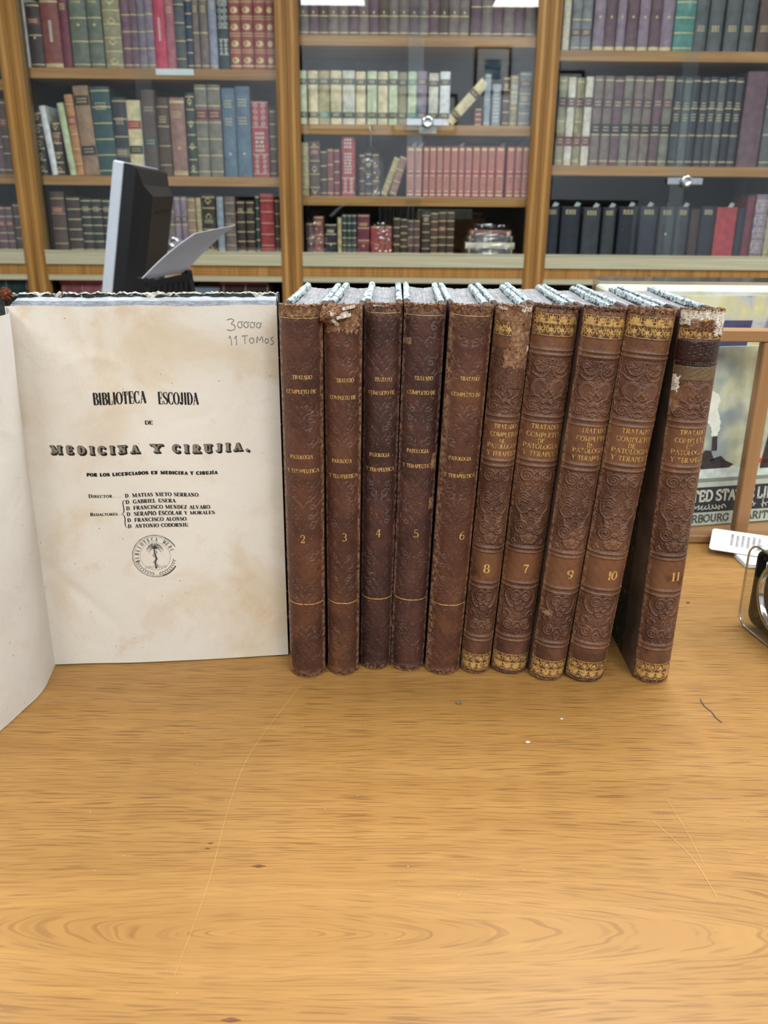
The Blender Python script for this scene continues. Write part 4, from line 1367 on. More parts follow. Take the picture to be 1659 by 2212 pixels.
def ornaments_a(seed):
    """sunk scroll pairs of the plain volumes"""
    r = random.Random(seed)
    h = []
    for y, wdt in ((213, 6.6), (205, 4.4), (194, 6.0), (187, 7.2), (168, 6.0), (163, 7.0), (157, 5.0), (149, 6.6), (124, 6.6), (118, 5.2), (113, 7.0),
                   (107, 5.8), (101, 6.6), (81, 6.2), (75, 6.8), (67, 5.4), (61, 7.0), (55, 6.2), (34, 5.8), (29, 6.8), (22, 5.2), (16, 6.6)):
        k = r.choice([0, 1, 2])
        if k == 0:
            h.append(spiral(wdt, y, 1.7, 1.1, r.uniform(0, 6), r.choice([-1, 1])))
        elif k == 1:
            h.append(smooth_path([(wdt + 1.6, y + 2.4), (wdt + 2.1, y), (wdt + .4, y - 1.8), (wdt - 1.1, y - .8), (wdt - .5, y + .6)], 6))
        else:
            h.append(smooth_path([(wdt - 3.2, y - 1.2), (wdt - 1.2, y + .9), (wdt + .9, y + .2), (wdt + 1.9, y + 2.0), (wdt + .7, y + 2.8)], 6))
        h.append(arc(wdt - 1.6, y - 2.2, 1.3, 1.1, r.uniform(0, 360), r.uniform(400, 560), 10))
        if r.random() < 0.45:
            h.append(smooth_path([(0, y - 2.4), (wdt * .25, y + .4), (wdt * .55, y + 1.8)], 6))
        if r.random() < 0.35:
            h.append([(wdt * .3, y), (wdt * .3, y - 4.2)])
    return mirror(h)


def relief_field(curves, nu, nv, half, sigma, keep=None):
    """height field 0..1 on a grid over [-half, half] x [0, 222.5] mm"""
    F = np.zeros((nv + 1, nu + 1), dtype=np.float32)
    du, dv = 2 * half / nu, 222.5 / nv
    ru, rv = int(2.2 * sigma / du) + 1, int(2.2 * sigma / dv) + 1
    for p in curves:
        for (xa, ya), (xb, yb) in zip(p[:-1], p[1:]):
            n = max(1, int(math.hypot(xb - xa, yb - ya) / 0.22))
            for k in range(n):
                x, y = xa + (xb - xa) * k / n, ya + (yb - ya) * k / n
                if keep and not keep(x, y):
                    continue
                iu, iv = int((x + half) / du), int(y / dv)
                u0, u1, v0, v1 = max(0, iu - ru), min(nu, iu + ru), max(0, iv - rv), min(nv, iv + rv)
                if u1 <= u0 or v1 <= v0:
                    continue
                U = -half + du * np.arange(u0, u1 + 1) - x
                V = dv * np.arange(v0, v1 + 1) - y
                g = np.exp(-(U[None, :] ** 2 + V[:, None] ** 2) / sigma ** 2)
                np.maximum(F[v0:v1 + 1, u0:u1 + 1], g, out=F[v0:v1 + 1, u0:u1 + 1])
    return F


NU, NV = 60, 540
_cb, _bb = ornaments_b()
F_B = relief_field(_cb, NU, NV, 11.4, 0.36)
F_BB = relief_field(_bb, NU, NV, 11.4, 0.62)

M_HEADDUST = simple('#6d5240', 0.85, 0, 0.3, 300, 'dusty_head')
M_JOINT = leather('board_leather', ['#3c2a24', '#55423a', '#6b5a50'], '#8d7c70')
M_DARKPATCH = leather('dark_repair_leather', ['#1d0f0c', '#2c1712', '#3a1f16'], '#6a4a34', 0.3)
M_DULLPATCH = leather('rubbed_gilt_leather', ['#3f2a1c', '#5a4630', '#6d593c'], '#8b7650')

POSE = {  # x, y, yaw, lean, thickness from the solved view
    2: (-0.0462, 0.4634, -1.27, 0.21, 0.0222), 3: (-0.0246, 0.4661, -2.14, 0.40, 0.0196), 4: (-0.0046, 0.4734, -0.26, 0.85, 0.0199),
    5: (0.0152, 0.4719, -0.88, 1.55, 0.0215), 6: (0.0370, 0.4678, -0.57, 2.33, 0.0220), 8: (0.0574, 0.4691, -0.77, 3.00, 0.0190),
    7: (0.0787, 0.4690, -0.52, 3.38, 0.0232), 9: (0.1008, 0.4614, 0.27, 4.03, 0.0219), 10: (0.1237, 0.4601, 0.03, 4.37, 0.0244),
    11: (0.1648, 0.4602, -0.17, 0.59, 0.0221)}
TEXT_A = {2: (184.8, 176.9, 140.2, 132.0, 91.2, 49.7), 3: (182.7, 173.2, 137.2, 128.3, 91.5, 49.2), 4: (181.9, 174.5, 138.8, 130.1, 91.4, 48.7),
          5: (183.0, 175.0, 141.6, 132.8, 91.8, 48.9), 6: (183.7, 174.9, 138.5, 128.3, 92.1, 47.5)}
LAB = {
    2: 'brown leather volume numbered 2, upright beside the open book',
    3: 'brown leather volume numbered 3 with a torn, peeling head of the spine',
    4: 'plain dark brown leather volume numbered 4 between volumes 3 and 5',
    5: 'dark brown leather volume numbered 5 with a pale scuffed spot below its head',
    6: 'brown leather volume numbered 6 with a pale rubbed left edge',
    8: 'tan embossed leather volume numbered 8 with a torn suede patch at its head',
    7: 'embossed brown leather volume numbered 7 with a bright gilt head band',
    9: 'embossed tan leather volume numbered 9 between volumes 7 and 10',
    10: 'dark embossed leather volume numbered 10 leaning right toward the last book',
    11: 'embossed leather volume numbered 11 with white lining exposed at its torn head',
}
SPINE_M = {2: M_LEATHER_A, 3: M_LEATHER_A, 4: M_LEATHER_D, 5: M_LEATHER_D, 6: M_LEATHER_A, 8: M_LEATHER_B, 7: M_LEATHER_B, 9: M_LEATHER_B, 10: M_LEATHER_B, 11: M_LEATHER_B}


def volume(no):
    bx, by, yaw, lean, T = POSE[no]
    a = T / 2
    kind_b = no >= 7
    piv = Matrix.Translation((a if lean > 0 else -a, 0, 0))
    M = Matrix.Translation((bx, by, TZ + 0.0004)) @ Matrix.Rotation(R(yaw), 4, 'Z') @ piv @ Matrix.Rotation(R(lean), 4, 'Y') @ piv.inverted()
    root = empty('old_book', (0, 0, 0), LAB[no], 'book', 'leather bound volumes in a row on the table', M)
    rnd = random.Random(no)

    def wk(z):                                          # the spine is a little fatter at its head
        return 0.955 + 0.10 * (z / BH)

    def S(x_mm, z_mm, off=0.0):
        """surface of the spine: x from the middle, z from the foot, both in mm"""
        u = max(-1.0, min(1.0, x_mm / 1000 / a))
        z = z_mm / 1000
        y = 0.0046 - 0.0074 * (1 - abs(u) ** 2.7) - off
        return (u * a * wk(z), y, z)

    # --- spine
    us = np.linspace(-1, 1, NU + 1)
    us = np.sign(us) * np.abs(us) ** 0.85
    zs = np.linspace(0, BH, NV + 1)
    U, Z = np.meshgrid(us, zs)
    if kind_b:
        # sample the shared field at the true x positions
        col = np.clip(((us * 11.4) + 11.4) / 22.8 * NU, 0, NU)
        i0 = np.clip(np.floor(col).astype(int), 0, NU - 1)
        fr = (col - i0)[None, :]
        f1 = F_B[:, i0] * (1 - fr) + F_B[:, i0 + 1] * fr
        f2 = F_BB[:, i0] * (1 - fr) + F_BB[:, i0 + 1] * fr
        damp = np.ones_like(f1)
        zmm = Z * 1000
        if no == 8:                                     # the torn patch has lost the tooling
            damp *= 1 - np.clip((zmm - 176) / 6, 0, 1) * (zmm < 197)
        if no == 11:
            damp *= (zmm < 184)
        f1 *= damp
        if no in (8, 11):
            f2 = f2 * (zmm < 190)
        Hh = 0.00062 * f1 + 0.00066 * f2
        rel = np.maximum(f1 * 0.9, f2)
        pan = (((zmm > 164) & (zmm < 195.5)) | ((zmm > 85.5) & (zmm < 133)) | ((zmm > 27) & (zmm < 57.5))).astype(np.float32)
        peb = pan * (1 - np.clip(f1 * 1.6, 0, 1))
        labz = (((zmm > 138) & (zmm < 158.8)) | ((zmm > 62.5) & (zmm < 80.6)) | (zmm > 200.5) & (zmm < 206)).astype(np.float32) * (1 - 0.6 * np.abs(U) ** 3)
        inner = ((np.abs(U) * 11 - 4.8) / 3.4) ** 2 + ((zmm - 178.8) / 4.2) ** 2 < 1
        peb *= 1 - inner
    else:
        oa = ornaments_a(no)
        fr_ = random.Random(no + 50)
        fa = relief_field(oa, NU, NV, 11.4, 0.30)
        col = np.clip(((us * 11.4) + 11.4) / 22.8 * NU, 0, NU)
        i0 = np.clip(np.floor(col).astype(int), 0, NU - 1)
        w_ = (col - i0)[None, :]
        fa = fa[:, i0] * (1 - w_) + fa[:, i0 + 1] * w_
        wear = 0.5 + 0.5 * np.sin(Z * 61 + no) * np.sin(U * 2.3 + no * 1.7 + Z * 37)
        fa = fa * np.clip(wear + 0.25, 0.15, 1)
        Hh = -0.00060 * fa
        rel = fa * 1.0
        peb = np.zeros_like(fa)
        labz = np.zeros_like(fa)
    rough = 0.00010 * (np.sin(U * 13 + Z * 900 + no) + np.sin(U * 29 - Z * 1500 + no * 2))
    Y = 0.0046 - 0.0074 * (1 - np.abs(U) ** 2.7) - Hh + rough * 0.5
    ragged = np.array([0.0011 * nz(k * 0.7, 0, no) + 0.0006 * nz(k * 2.3, 1, no + 3) for k in range(NU + 1)])
    botrag = np.array([0.0006 * abs(nz(k * 0.8, 5, no)) for k in range(NU + 1)])
    Z2 = Z.copy()
    Z2 += np.clip((Z - 0.215) / 0.0075, 0, 1) * ragged[None, :]
    Z2 += np.clip((0.004 - Z) / 0.004, 0, 1) * botrag[None, :]
    # foot of the spine is turned in and rounded
    foot = np.clip((0.003 - Z) / 0.003, 0, 1) ** 2
    Y = Y + foot * 0.0016
    X = U * a * (0.955 + 0.10 * (Z / BH))
    top = np.clip((Z - 0.2195) / 0.003, 0, 1) ** 2
    Y = Y + top * 0.0014
    edge = np.clip((np.abs(U) - 0.84) / 0.10, 0, 1) * 1.0 + np.clip((Z - 0.213) / 0.009, 0, 1) + np.clip((0.006 - Z) / 0.006, 0, 1)
    if no == 6:
        edge = edge + np.clip((-U - 0.62) / 0.3, 0, 1)
    V3 = np.stack([X, Y, Z2], -1).reshape(-1, 3)
    nvert = len(V3)
    idx = np.arange(nvert).reshape(NV + 1, NU + 1)
    q = np.stack([idx[:-1, :-1], idx[:-1, 1:], idx[1:, 1:], idx[1:, :-1]], -1).reshape(-1, 4)
    # back wall closing the shell
    backy = 0.0062
    bl = [(x * a * 0.955, backy, 0.0) for x in us]
    bt = [(x * a * 1.055, backy, float(Z2[-1, k]) - 0.0006) for k, x in enumerate(us)]
    verts = V3.tolist() + bl + bt
    faces = q.tolist()
    o1, o2 = nvert, nvert + NU + 1
    for k in range(NU):
        faces.append((o1 + k + 1, o1 + k, o2 + k, o2 + k + 1))
        faces.append((int(idx[-1, k]), int(idx[-1, k + 1]), o2 + k + 1, o2 + k))
        faces.append((int(idx[0, k + 1]), int(idx[0, k]), o1 + k, o1 + k + 1))
    me = bpy.data.meshes.new('spine')
    me.from_pydata(verts, [], faces)
    me.materials.append(SPINE_M[no])
    me.polygons.foreach_set('use_smooth', [True] * len(q) + [False] * (3 * NU))
    pad = np.zeros(2 * (NU + 1), dtype=np.float32)
    for nm, arr in (('relief', rel), ('pebble', peb), ('label', labz), ('edge', np.clip(edge, 0, 1))):
        at_ = me.attributes.new(nm, 'FLOAT', 'POINT')
        at_.data.foreach_set('value', np.concatenate([arr.astype(np.float32).ravel(), pad]))
    me.update()
    so = bpy.data.objects.new('spine', me)
    COL.objects.link(so)
    so.parent = root

    # --- boards: marbled sides, leather next to the joint, flaking top edges
    bt_ = 0.0029
    for sx in (-1, 1):
        bm = MB()
        JY = 0.033
        xo0, xo1 = sx * a * 0.955, sx * a * 1.055
        xi0, xi1 = xo0 - sx * bt_, xo1 - sx * bt_

        def plate(y0, y1, z1):
            P = [(xo0, y0, 0), (xi0, y0, 0), (xi0, y1, 0), (xo0, y1, 0), (xo1, y0, z1), (xi1, y0, z1), (xi1, y1, z1), (xo1, y1, z1)]
            F = [(0, 3, 2, 1), (4, 5, 6, 7), (0, 1, 5, 4), (1, 2, 6, 5), (2, 3, 7, 6), (3, 0, 4, 7)]
            if sx > 0:
                F = [tuple(reversed(f)) for f in F]
            bm.add(P, F)
        plate(JY + 0.0001, BD, BH - 0.0022)
        board = bm.build('board', M_MARBLE, root)
        bm = MB()
        plate(0.0050, JY, BH - 0.0014)
        bm.build('board_leather', M_JOINT, root)
        # crumbling top edge
        fl = MB()
        n = 150
        jit = [[rnd.uniform(-1, 1) for _ in range(6)] for _ in range(n + 1)]
        run_ = [0.0]
        for _ in range(n):
            run_.append(run_[-1] * 0.8 + rnd.uniform(-1, 1) * 0.5)

        def top_pt(u, v):
            y = JY + 0.0002 + (BD - JY - 0.0004) * u
            j = u * 41 + (no * 2 + sx) * 7
            i_ = int(round(u * n))
            g_ = jit[i_]
            xo = xo1 + sx * 0.0003 * g_[0] + sx * 0.0002 * run_[i_]
            xi = xi1 - sx * (0.0003 + 0.0003 * g_[1] + 0.0002 * run_[i_ // 2])
            hgt = BH - 0.0012 + 0.00022 * g_[int(round(v * 5))] + 0.0003 * run_[i_] - 0.0016 * max(0.0, (u - 0.97) / 0.03)
            prof = [(xo, BH - 0.0050), (xo, hgt - 0.0006), (xo * 0.66 + xi * 0.34, hgt), (xo * 0.33 + xi * 0.67, hgt - 0.0001), (xi, hgt - 0.0007), (xi, BH - 0.0042)]
            k = int(round(v * 5))
            x, z = prof[k]
            if k in (0, 5):
                z += 0.0009 * g_[k] + 0.0010 * run_[i_ // 3]
            return (x, y, z)
        fl.grid(top_pt, n, 5)
        fl.build('board_edge', M_FLAKE, root)
    # --- page block with a slightly hollow head
    def head(u, v):
        x0, x1 = -a * 1.05 + 0.0031, a * 1.05 - 0.0031
        y = 0.0064 + (BD - 0.009) * v
        zz = 0.2186 - 0.0009 * math.sin(math.pi * u) - 0.0005 * abs(nz(u * 9, v * 2, no)) - 0.0012 * math.sin(math.pi * v)
        return (x0 + (x1 - x0) * u, y, zz)
    pb = MB()
    pb.grid(head, 24, 16)
    x0, x1 = -a * 0.955 + 0.0031, a * 0.955 - 0.0031
    X0, X1 = -a * 1.05 + 0.0031, a * 1.05 - 0.0031
    y0, y1 = 0.0064, BD - 0.0026
    pb.add([(x0, y0, .003), (x1, y0, .003), (x1, y1, .003), (x0, y1, .003), (X0, y0, .2162), (X1, y0, .2162), (X1, y1, .2162), (X0, y1, .2162)],
           [(0, 3, 2, 1), (0, 1, 5, 4), (1, 2, 6, 5), (2, 3, 7, 6), (3, 0, 4, 7)])
    for (ua, ub) in (((0, 0), (1, 0)), ((1, 0), (1, 1)), ((1, 1), (0, 1)), ((0, 1), (0, 0))):
        pass
    n_ = 24
    rim = [head(k / n_, 0) for k in range(n_ + 1)]
    pb.add(rim + [(p[0], p[1], .216) for p in rim], [(n_ + 1 + k, n_ + 2 + k, k + 1, k) for k in range(n_)])
    for uu in (0, 1):
        rim = [head(uu, k / 16) for k in range(17)]
        pb.add(rim + [(p[0], p[1], .216) for p in rim], [(17 + k, 18 + k, k + 1, k) for k in range(16)])
    pb.build('page_block', M_EDGES, root)

    # --- worn headcap: frayed suede along the head of the spine
    depth = {2: 3.2, 3: 6.0, 4: 2.2, 5: 3.0, 6: 2.6, 8: 3.4, 7: 1.1, 9: 1.4, 10: 2.2, 11: 0.8}[no]
    hc = MB()

    def cap(u, v):
        x = (u * 2 - 1) * a * 1000 * 1.0
        low = 222.2 - depth * (0.75 + 0.5 * nz(u * 11, 0.3, no) + 0.35 * nz(u * 27, 2, no + 1))
        if v <= 0.6:
            t_ = v / 0.6
            z = low + (222.9 - low) * t_
            off = 0.00035 + 0.00075 * t_ * (1 + 0.6 * nz(u * 23, v * 9, no)) + 0.0005 * (nz(u * 40, v * 20, no + 5))
            if v == 0:
                off = 0.0001
            p = S(x, z, max(0.0001, off))
            return (p[0] * (1 + 0.012 * nz(v * 9, u * 5, no)), p[1], p[2] + 0.0007 * nz(u * 31, v * 4, no))
        t_ = (v - 0.6) / 0.4
        p = S(x, 222.9, 0.0008)
        return (p[0], p[1] + (0.0072 - p[1]) * t_, p[2] + 0.0006 * nz(u * 31, t_ * 5, no + 2) + 0.0004 * nz(u * 55, t_ * 9, no) - 0.0025 * t_ * t_)
    hc.grid(cap, 90, 14)
    hc.build('worn_headcap', M_SUEDE if no not in (7, 9) else M_HEADDUST, root)
    # frayed fibres
    fb = MB()
    for _ in range({3: 90, 8: 80, 11: 50}.get(no, 34)):
        x = rnd.uniform(-a, a) * 1000
        p = Vector(S(x, 222.4 - rnd.uniform(0, depth * 0.8), 0.0006))
        d = Vector((rnd.uniform(-1, 1), -rnd.uniform(0.2, 1), rnd.uniform(-0.6, 1.0))).normalized() * rnd.uniform(0.0006, 0.0022)
        s_ = Vector((rnd.uniform(-1, 1), 0, rnd.uniform(-1, 1))).normalized() * 0.00022
        fb.add([p - s_, p + s_, p + d + s_ * 0.2, p + d - s_ * 0.2], [(0, 1, 2, 3)])
    o = fb.build('frayed_fibres', M_SUEDE, root)
    o['kind'] = 'stuff'
    # scuffed foot
    ft = MB()

    def foot_pt(u, v):
        x = (u * 2 - 1) * a * 1000
        hi = 2.0 * (0.8 + 0.5 * nz(u * 13, 1, no) + 0.4 * nz(u * 31, 4, no))
        z = hi * (1 - v)
        p = S(x, max(0.05, z), 0.00022 + 0.0003 * v * (1 + nz(u * 37, v * 7, no)))
        return (p[0], p[1] + (0.0014 * max(0, (0.003 - p[2]) / 0.003) ** 2), p[2])
    ft.grid(foot_pt, 70, 5)
    ft.build('scuffed_foot', M_SUEDE if no not in (7, 10) else M_HEADDUST, root)

    # --- lettering
    W = T * 1000
    if not kind_b:
        tr, co, pa, te, nu_, rule = TEXT_A[no]
        sh = {2: .02, 3: .06, 4: .02, 5: .02, 6: .04}[no] * W
        lines = [('TRATADO', tr, .46, sh + .02 * W), ('COMPLETO DE', co, .70, sh * .3), ('PATOLOGIA', pa, .56, sh * .2 - .02 * W), ('Y TERAPEUTICA', te, .79, sh * .4)]
        for s, z, fw, ox in lines:
            mb = MB()
            hw = fw * W / 2
            lay(mb, text_quads(s, ox - hw, ox + hw, z - 1.05, 2.15, 0.20, 0.075, 0.11), lambda p, q_: S(p, q_, 0.00024))
            mb.build('gilt_title_line', M_GILTDIM if no in (2, 4) else M_GILT, root)
        mb = MB()
        ch = str(no)
        ox = {2: -.03, 3: .07, 4: .0, 5: .06, 6: .21}[no] * W
        lay(mb, text_quads(ch, ox - 1.6, ox + 1.6, nu_ - 2.4, 4.8, 0.13, 0.06, 0.11), lambda p, q_: S(p, q_, 0.00024))
        mb.build('volume_number', M_GILT, root)
        if no != 3:
            mb = MB()
            zh = 222 - {2: 6.0, 4: 4.2, 5: 5.2, 6: 4.8}[no]
            lay(mb, qstroke([(-W * .46 + W * .92 * k / 24, zh + 0.15 * nz(k, 2, no)) for k in range(25)], [0.45] * 25), lambda p, q_: S(p, q_, 0.0003))
            mb.build('gilt_head_rule', M_GILTDIM, root)
        mb = MB()
        pts = [(-W * .47 + W * .94 * k / 24, rule + 0.12 * nz(k, 0, no)) for k in range(25)]
        lay(mb, qstroke(pts, [0.62] * 25), lambda p, q_: S(p, q_, 0.0002))
        mb.build('gilt_rule', M_GILT, root)
    else:
        lines = [('TRATADO', 156.9, .64, .04), ('COMPLETO', 152.2, .76, .02), ('DE', 148.7, .17, -.01), ('PATOLOGIA', 145.5, .82, .0), ('Y TERAPEUT', 141.2, .90, .05)]
        for s, z, fw, ox in lines:
            mb = MB()
            hw = fw * W / 2
            sft = ox * W + {8: .03, 9: .08, 10: .02, 11: .04}.get(no, 0) * W
            lay(mb, text_quads(s, sft - hw, min(sft + hw, W * .485), z - 1.2, 2.6, 0.19, 0.075, 0.12, 0.06), lambda p, q_: S(p, q_, 0.00028))
            mb.build('gilt_title_line', M_GILT if no in (7, 10) else M_GILTDIM, root)
        mb = MB()
        ch = str(no)
        hw = 1.9 if no < 10 else 3.0
        ox = {8: -.02, 7: .04, 9: .12, 10: .14, 11: .17}[no] * W
        lay(mb, text_quads(ch, ox - hw, ox + hw, 71.0 - 2.6, 5.2, 0.22, 0.08, 0.14), lambda p, q_: S(p, q_, 0.00028))
        mb.build('volume_number', M_GILT, root)
        gilt_band(root, S, W, 'gilt_foot_band', 3.0, 7.6, 13.6, False, no)
        if no == 11:
            gilt_band(root, S, W, 'gilt_head_band', 213.8, 212.6, 207.4, True, no, lattice_only=True)
        else:
            gilt_band(root, S, W, 'gilt_head_band', 218.2, 213.5, 206.8, True, no)
    return root, S, W, a


def gilt_band(root, S, W, name, z_leaf, z_mid, z_lat, head, no, lattice_only=False):
    """acanthus row between z_leaf and z_mid, starred lattice between z_mid and z_lat"""
    mb = MB()
    half = W * 0.475
    f = lambda p, q_: S(p, q_, 0.00026)

    def line(pts, wd):
        ps = []
        for (p0, p1) in zip(pts[:-1], pts[1:]):
            n = max(1, int(abs(p1[0] - p0[0]) / 1.5))
            ps += [(p0[0] + (p1[0] - p0[0]) * k / n, p0[1] + (p1[1] - p0[1]) * k / n) for k in range(n)]
        ps.append(pts[-1])
        lay(mb, qstroke(ps, [wd] * len(ps)), f)
    torn = (lambda x: no == 8 and head and (x > 3.0 or (-1.5 < x < 0.6)))
    lo, hi = min(z_mid, z_lat), max(z_mid, z_lat)
    h = hi - lo
    for z in (lo + 0.15, hi - 0.15):
        if no == 8 and head:
            line([(-half, z), (0.8, z)], 0.32)
        else:
            line([(-half, z), (half, z)], 0.32)
    # elongated hexagons crossing, stars inside
    n = 4
    cw = 2 * half / n
    for k in range(n + 1):
        cx = -half + cw * k
        for s1 in (-1, 1):
            pts = [(cx - s1 * cw * .52, lo + .3), (cx - s1 * cw * .12, lo + h * .5), (cx + s1 * cw * .30, hi - .3)]
            pts = [(max(-half, min(half, x)), z) for x, z in pts]
            if not torn(cx):
                line(pts, 0.30)
            pts2 = [(max(-half, min(half, x + cw * .18)), z) for x, z in pts]
            if not torn(cx):
                line(pts2, 0.20)
    for k in range(n):
        cx = -half + cw * (k + .5)
        if torn(cx):
            continue
        pts = []
        for e in range(12):
            rr = (h * .36 if e % 2 == 0 else h * .15)
            an = math.pi / 2 + e * math.pi / 6
            pts.append((cx + rr * .85 * math.cos(an), lo + h / 2 + rr * math.sin(an)))
        for e in range(12):
            mb.add([f(cx, lo + h / 2), f(*pts[e]), f(*pts[(e + 1) % 12])], [(0, 1, 2)])
        for s1 in (-1, 1):
            lay(mb, qstroke(arc(cx + s1 * cw * .30, lo + h * .5, cw * .10, h * .26, 60 if s1 < 0 else 120, 300 if s1 < 0 else -120, 8), [0.3] * 9), f)
    if not lattice_only:
        l0, l1 = min(z_leaf, z_mid), max(z_leaf, z_mid)
        lh = l1 - l0
        up = head
        # solid gilt ground with leaf fans: rows of lobed palmettes
        n = 4
        cw = 2 * half / n
        for k in range(n):
            cx = -half + cw * (k + .5)
            if torn(cx):
                continue
            root_z = l0 + 0.3 if up else l1 - 0.3
            sgn = 1 if up else -1
            for e in range(7):
                an = R(-84 + 28 * e)
                L = lh * (0.92 if e in (2, 3, 4) else .8)
                wl = cw * .30
                tip = (cx + math.sin(an) * cw * .52, root_z + sgn * math.cos(an) * L)
                mid_ = (cx + math.sin(an) * cw * .30, root_z + sgn * math.cos(an) * L * .6)
                nx, nz2 = math.cos(an) * wl * .5, -sgn * math.sin(an) * wl * .5
                mb.add([f(cx, root_z), f(mid_[0] + nx, mid_[1] + nz2), f(*tip), f(mid_[0] - nx, mid_[1] - nz2)], [(0, 1, 2, 3)])
            lay(mb, qstroke(arc(cx - cw * .5, root_z + sgn * lh * .62, cw * .14, lh * .26, 0, 360, 10), [0.36] * 11), f)
        line([(-half, l0), (half, l0)], 0.28)
        if not (no == 8 and head):
            line([(-half, l1), (half, l1)], 0.28)
    mb.build(name, M_GILT, root)


VOL = {n: volume(n) for n in POSE}


def patch(root, S, a, name, m, zlo, zhi, xlo, xhi, amp, thick, seed, nu=50, nv=26, label=None, topy=False):
    """torn layer lying on the spine with a ragged outline"""
    def fn(u, v):
        jl = amp * nz(u * 13, 0.2, seed) + amp * .5 * nz(u * 33, 1, seed)
        jh = amp * nz(u * 15, 3.2, seed + 2) + amp * .5 * nz(u * 37, 4, seed)
        z = (zlo + jl) * (1 - v) + (zhi + jh) * v
        js = amp * .6 * nz(v * 15, 2.2, seed + 5)
        je = amp * .6 * nz(v * 17, 6.2, seed + 7)
        x = (xlo + js) * (1 - u) + (xhi + je) * u
        rim = min(u, 1 - u, v, 1 - v)
        off = 0.00012 + thick * (0 if rim <= 0 else 1) * (0.75 + 0.35 * nz(u * 21, v * 19, seed) + .3 * nz(u * 47, v * 43, seed))
        p = S(x, min(z, 222.8), off)
        return (p[0], p[1], p[2])
    o = MB().grid(fn, nu, nv).build(name, m, root)
    if label:
        o['label'] = label
    return o


# volume 3: peeling flap of leather at the head
root, S, W, a = VOL[3]
patch(root, S, a, 'torn_head_patch', M_SUEDE, 208.5, 221.5, -W * .5, W * .40, 2.2, 0.0006, 11)
fl = MB()


def flap(u, v):
    x = -W * .52 + W * .62 * u
    z = 222.5 - 11.0 * v * (1 - .45 * u) + 1.2 * nz(u * 7, v * 3, 2)
    off = 0.0008 + 0.0062 * (1 - u) * math.sin(math.pi * min(1, v * 1.1) * .9) + 0.0022 * math.sin(u * 5 + v * 2) ** 2 + .0007 * nz(u * 19, v * 15, 3)
    p = S(x, z, off)
    return (p[0] - 0.0012 * (1 - u), p[1], p[2])


fl.grid(flap, 40, 24)
fl.build('peeling_flap', M_SUEDE, root)
fl = MB()
for k, (xx, zz, L, an) in enumerate([(-4.2, 216, 8.5, -64), (-1.0, 218.6, 9, 6), (1.2, 217.2, 7, 12), (-3.0, 214.0, 4.5, -48), (3.6, 221.8, 6, 10)]):
    c_, s_ = math.cos(R(an)), math.sin(R(an))
    fl.grid(lambda u, v: (lambda p: (p[0], p[1], p[2]))(S(xx + L * (u - .5) * c_ - (v - .5) * 1.7 * s_, zz + L * (u - .5) * s_ + (v - .5) * 1.7 * c_, 0.0052 - .003 * u + .0006 * nz(u * 9, v * 5, k))), 12, 3)
fl.build('paper_shreds', M_LINING, root)
# volume 4 and 5: paper showing at the head, pale spots
root, S, W, a = VOL[4]
patch(root, S, a, 'exposed_paper', M_LINING, 221.0, 222.4, -W * .28, W * .14, .3, 0.0010, 5, 24, 6)
root, S, W, a = VOL[5]
patch(root, S, a, 'scuffed_spot', M_SUEDE, 200.6, 204.4, -W * .44, -W * .30, .5, 0.0003, 6, 16, 12)
patch(root, S, a, 'scuffed_spot', M_SUEDE, 130.5, 139.5, W * .36, W * .48, 1.0, 0.0003, 8, 16, 16)
patch(root, S, a, 'scuffed_spot', M_SUEDE, 106, 113, W * .36, W * .47, .8, 0.0003, 9, 16, 16)
patch(root, S, a, 'loose_leather_chip', M_SUEDE, 152.0, 154.0, -W * .53, -W * .46, .3, 0.0008, 19, 10, 8)
# volume 8: suede patch torn at the head
root, S, W, a = VOL[8]
patch(root, S, a, 'torn_head_patch', M_SUEDE, 213.5, 222.0, -W * .50, W * .5, 1.4, 0.0005, 14)
patch(root, S, a, 'torn_head_patch', M_SUEDE, 198.0, 213.5, -W * .05, W * .52, 1.6, 0.0006, 15)
patch(root, S, a, 'torn_head_patch', M_SUEDE, 188.5, 199.0, -W * .2, W * .52, 1.6, 0.0005, 16)
patch(root, S, a, 'cracked_leather', M_LEATHER_B, 178.0, 190.0, -W * .46, W * .44, 1.6, 0.0007, 17, 60, 40)
patch(root, S, a, 'exposed_paper', M_LINING, 219.2, 222.6, W * .14, W * .46, .8, 0.0012, 18, 20, 8)
patch(root, S, a, 'exposed_paper', M_LINING, 219.8, 222.3, -W * .46, -W * .2, .5, 0.0010, 20, 14, 6)
patch(root, S, a, 'exposed_paper', M_LINING, 198.0, 201.2, W * .42, W * .52, .5, 0.0009, 21, 8, 8)
# volume 11: lining bared at the head, dark repair bands below
root, S, W, a = VOL[11]
patch(root, S, a, 'repair_band', M_DARKPATCH, 195.5, 206.6, -W * .5, W * .5, .3, 0.0005, 24, 50, 16)
patch(root, S, a, 'dull_band', M_DULLPATCH, 185.2, 193.0, -W * .48, W * .48, .25, 0.0004, 25, 50, 12)
patch(root, S, a, 'repair_band', M_DARKPATCH, 193.0, 195.0, -W * .49, W * .49, .3, 0.0007, 26, 50, 6)
patch(root, S, a, 'exposed_lining', M_LINING, 214.2, 222.6, -W * .5, W * .5, .7, 0.0011, 27, 60, 26, 'white paper lining bared where the leather is torn off')
patch(root, S, a, 'exposed_lining', M_LINING, 209.0, 216.5, W * .22, W * .52, 1.5, 0.0012, 28, 24, 16)
patch(root, S, a, 'torn_leather_edge', M_SUEDE, 212.2, 217.6, -W * .34, W * .2, 1.1, 0.0016, 29, 40, 14)
patch(root, S, a, 'gilt_fragment', M_GILT, 216.4, 218.0, -W * .1, W * .06, .5, 0.0020, 30, 12, 6)
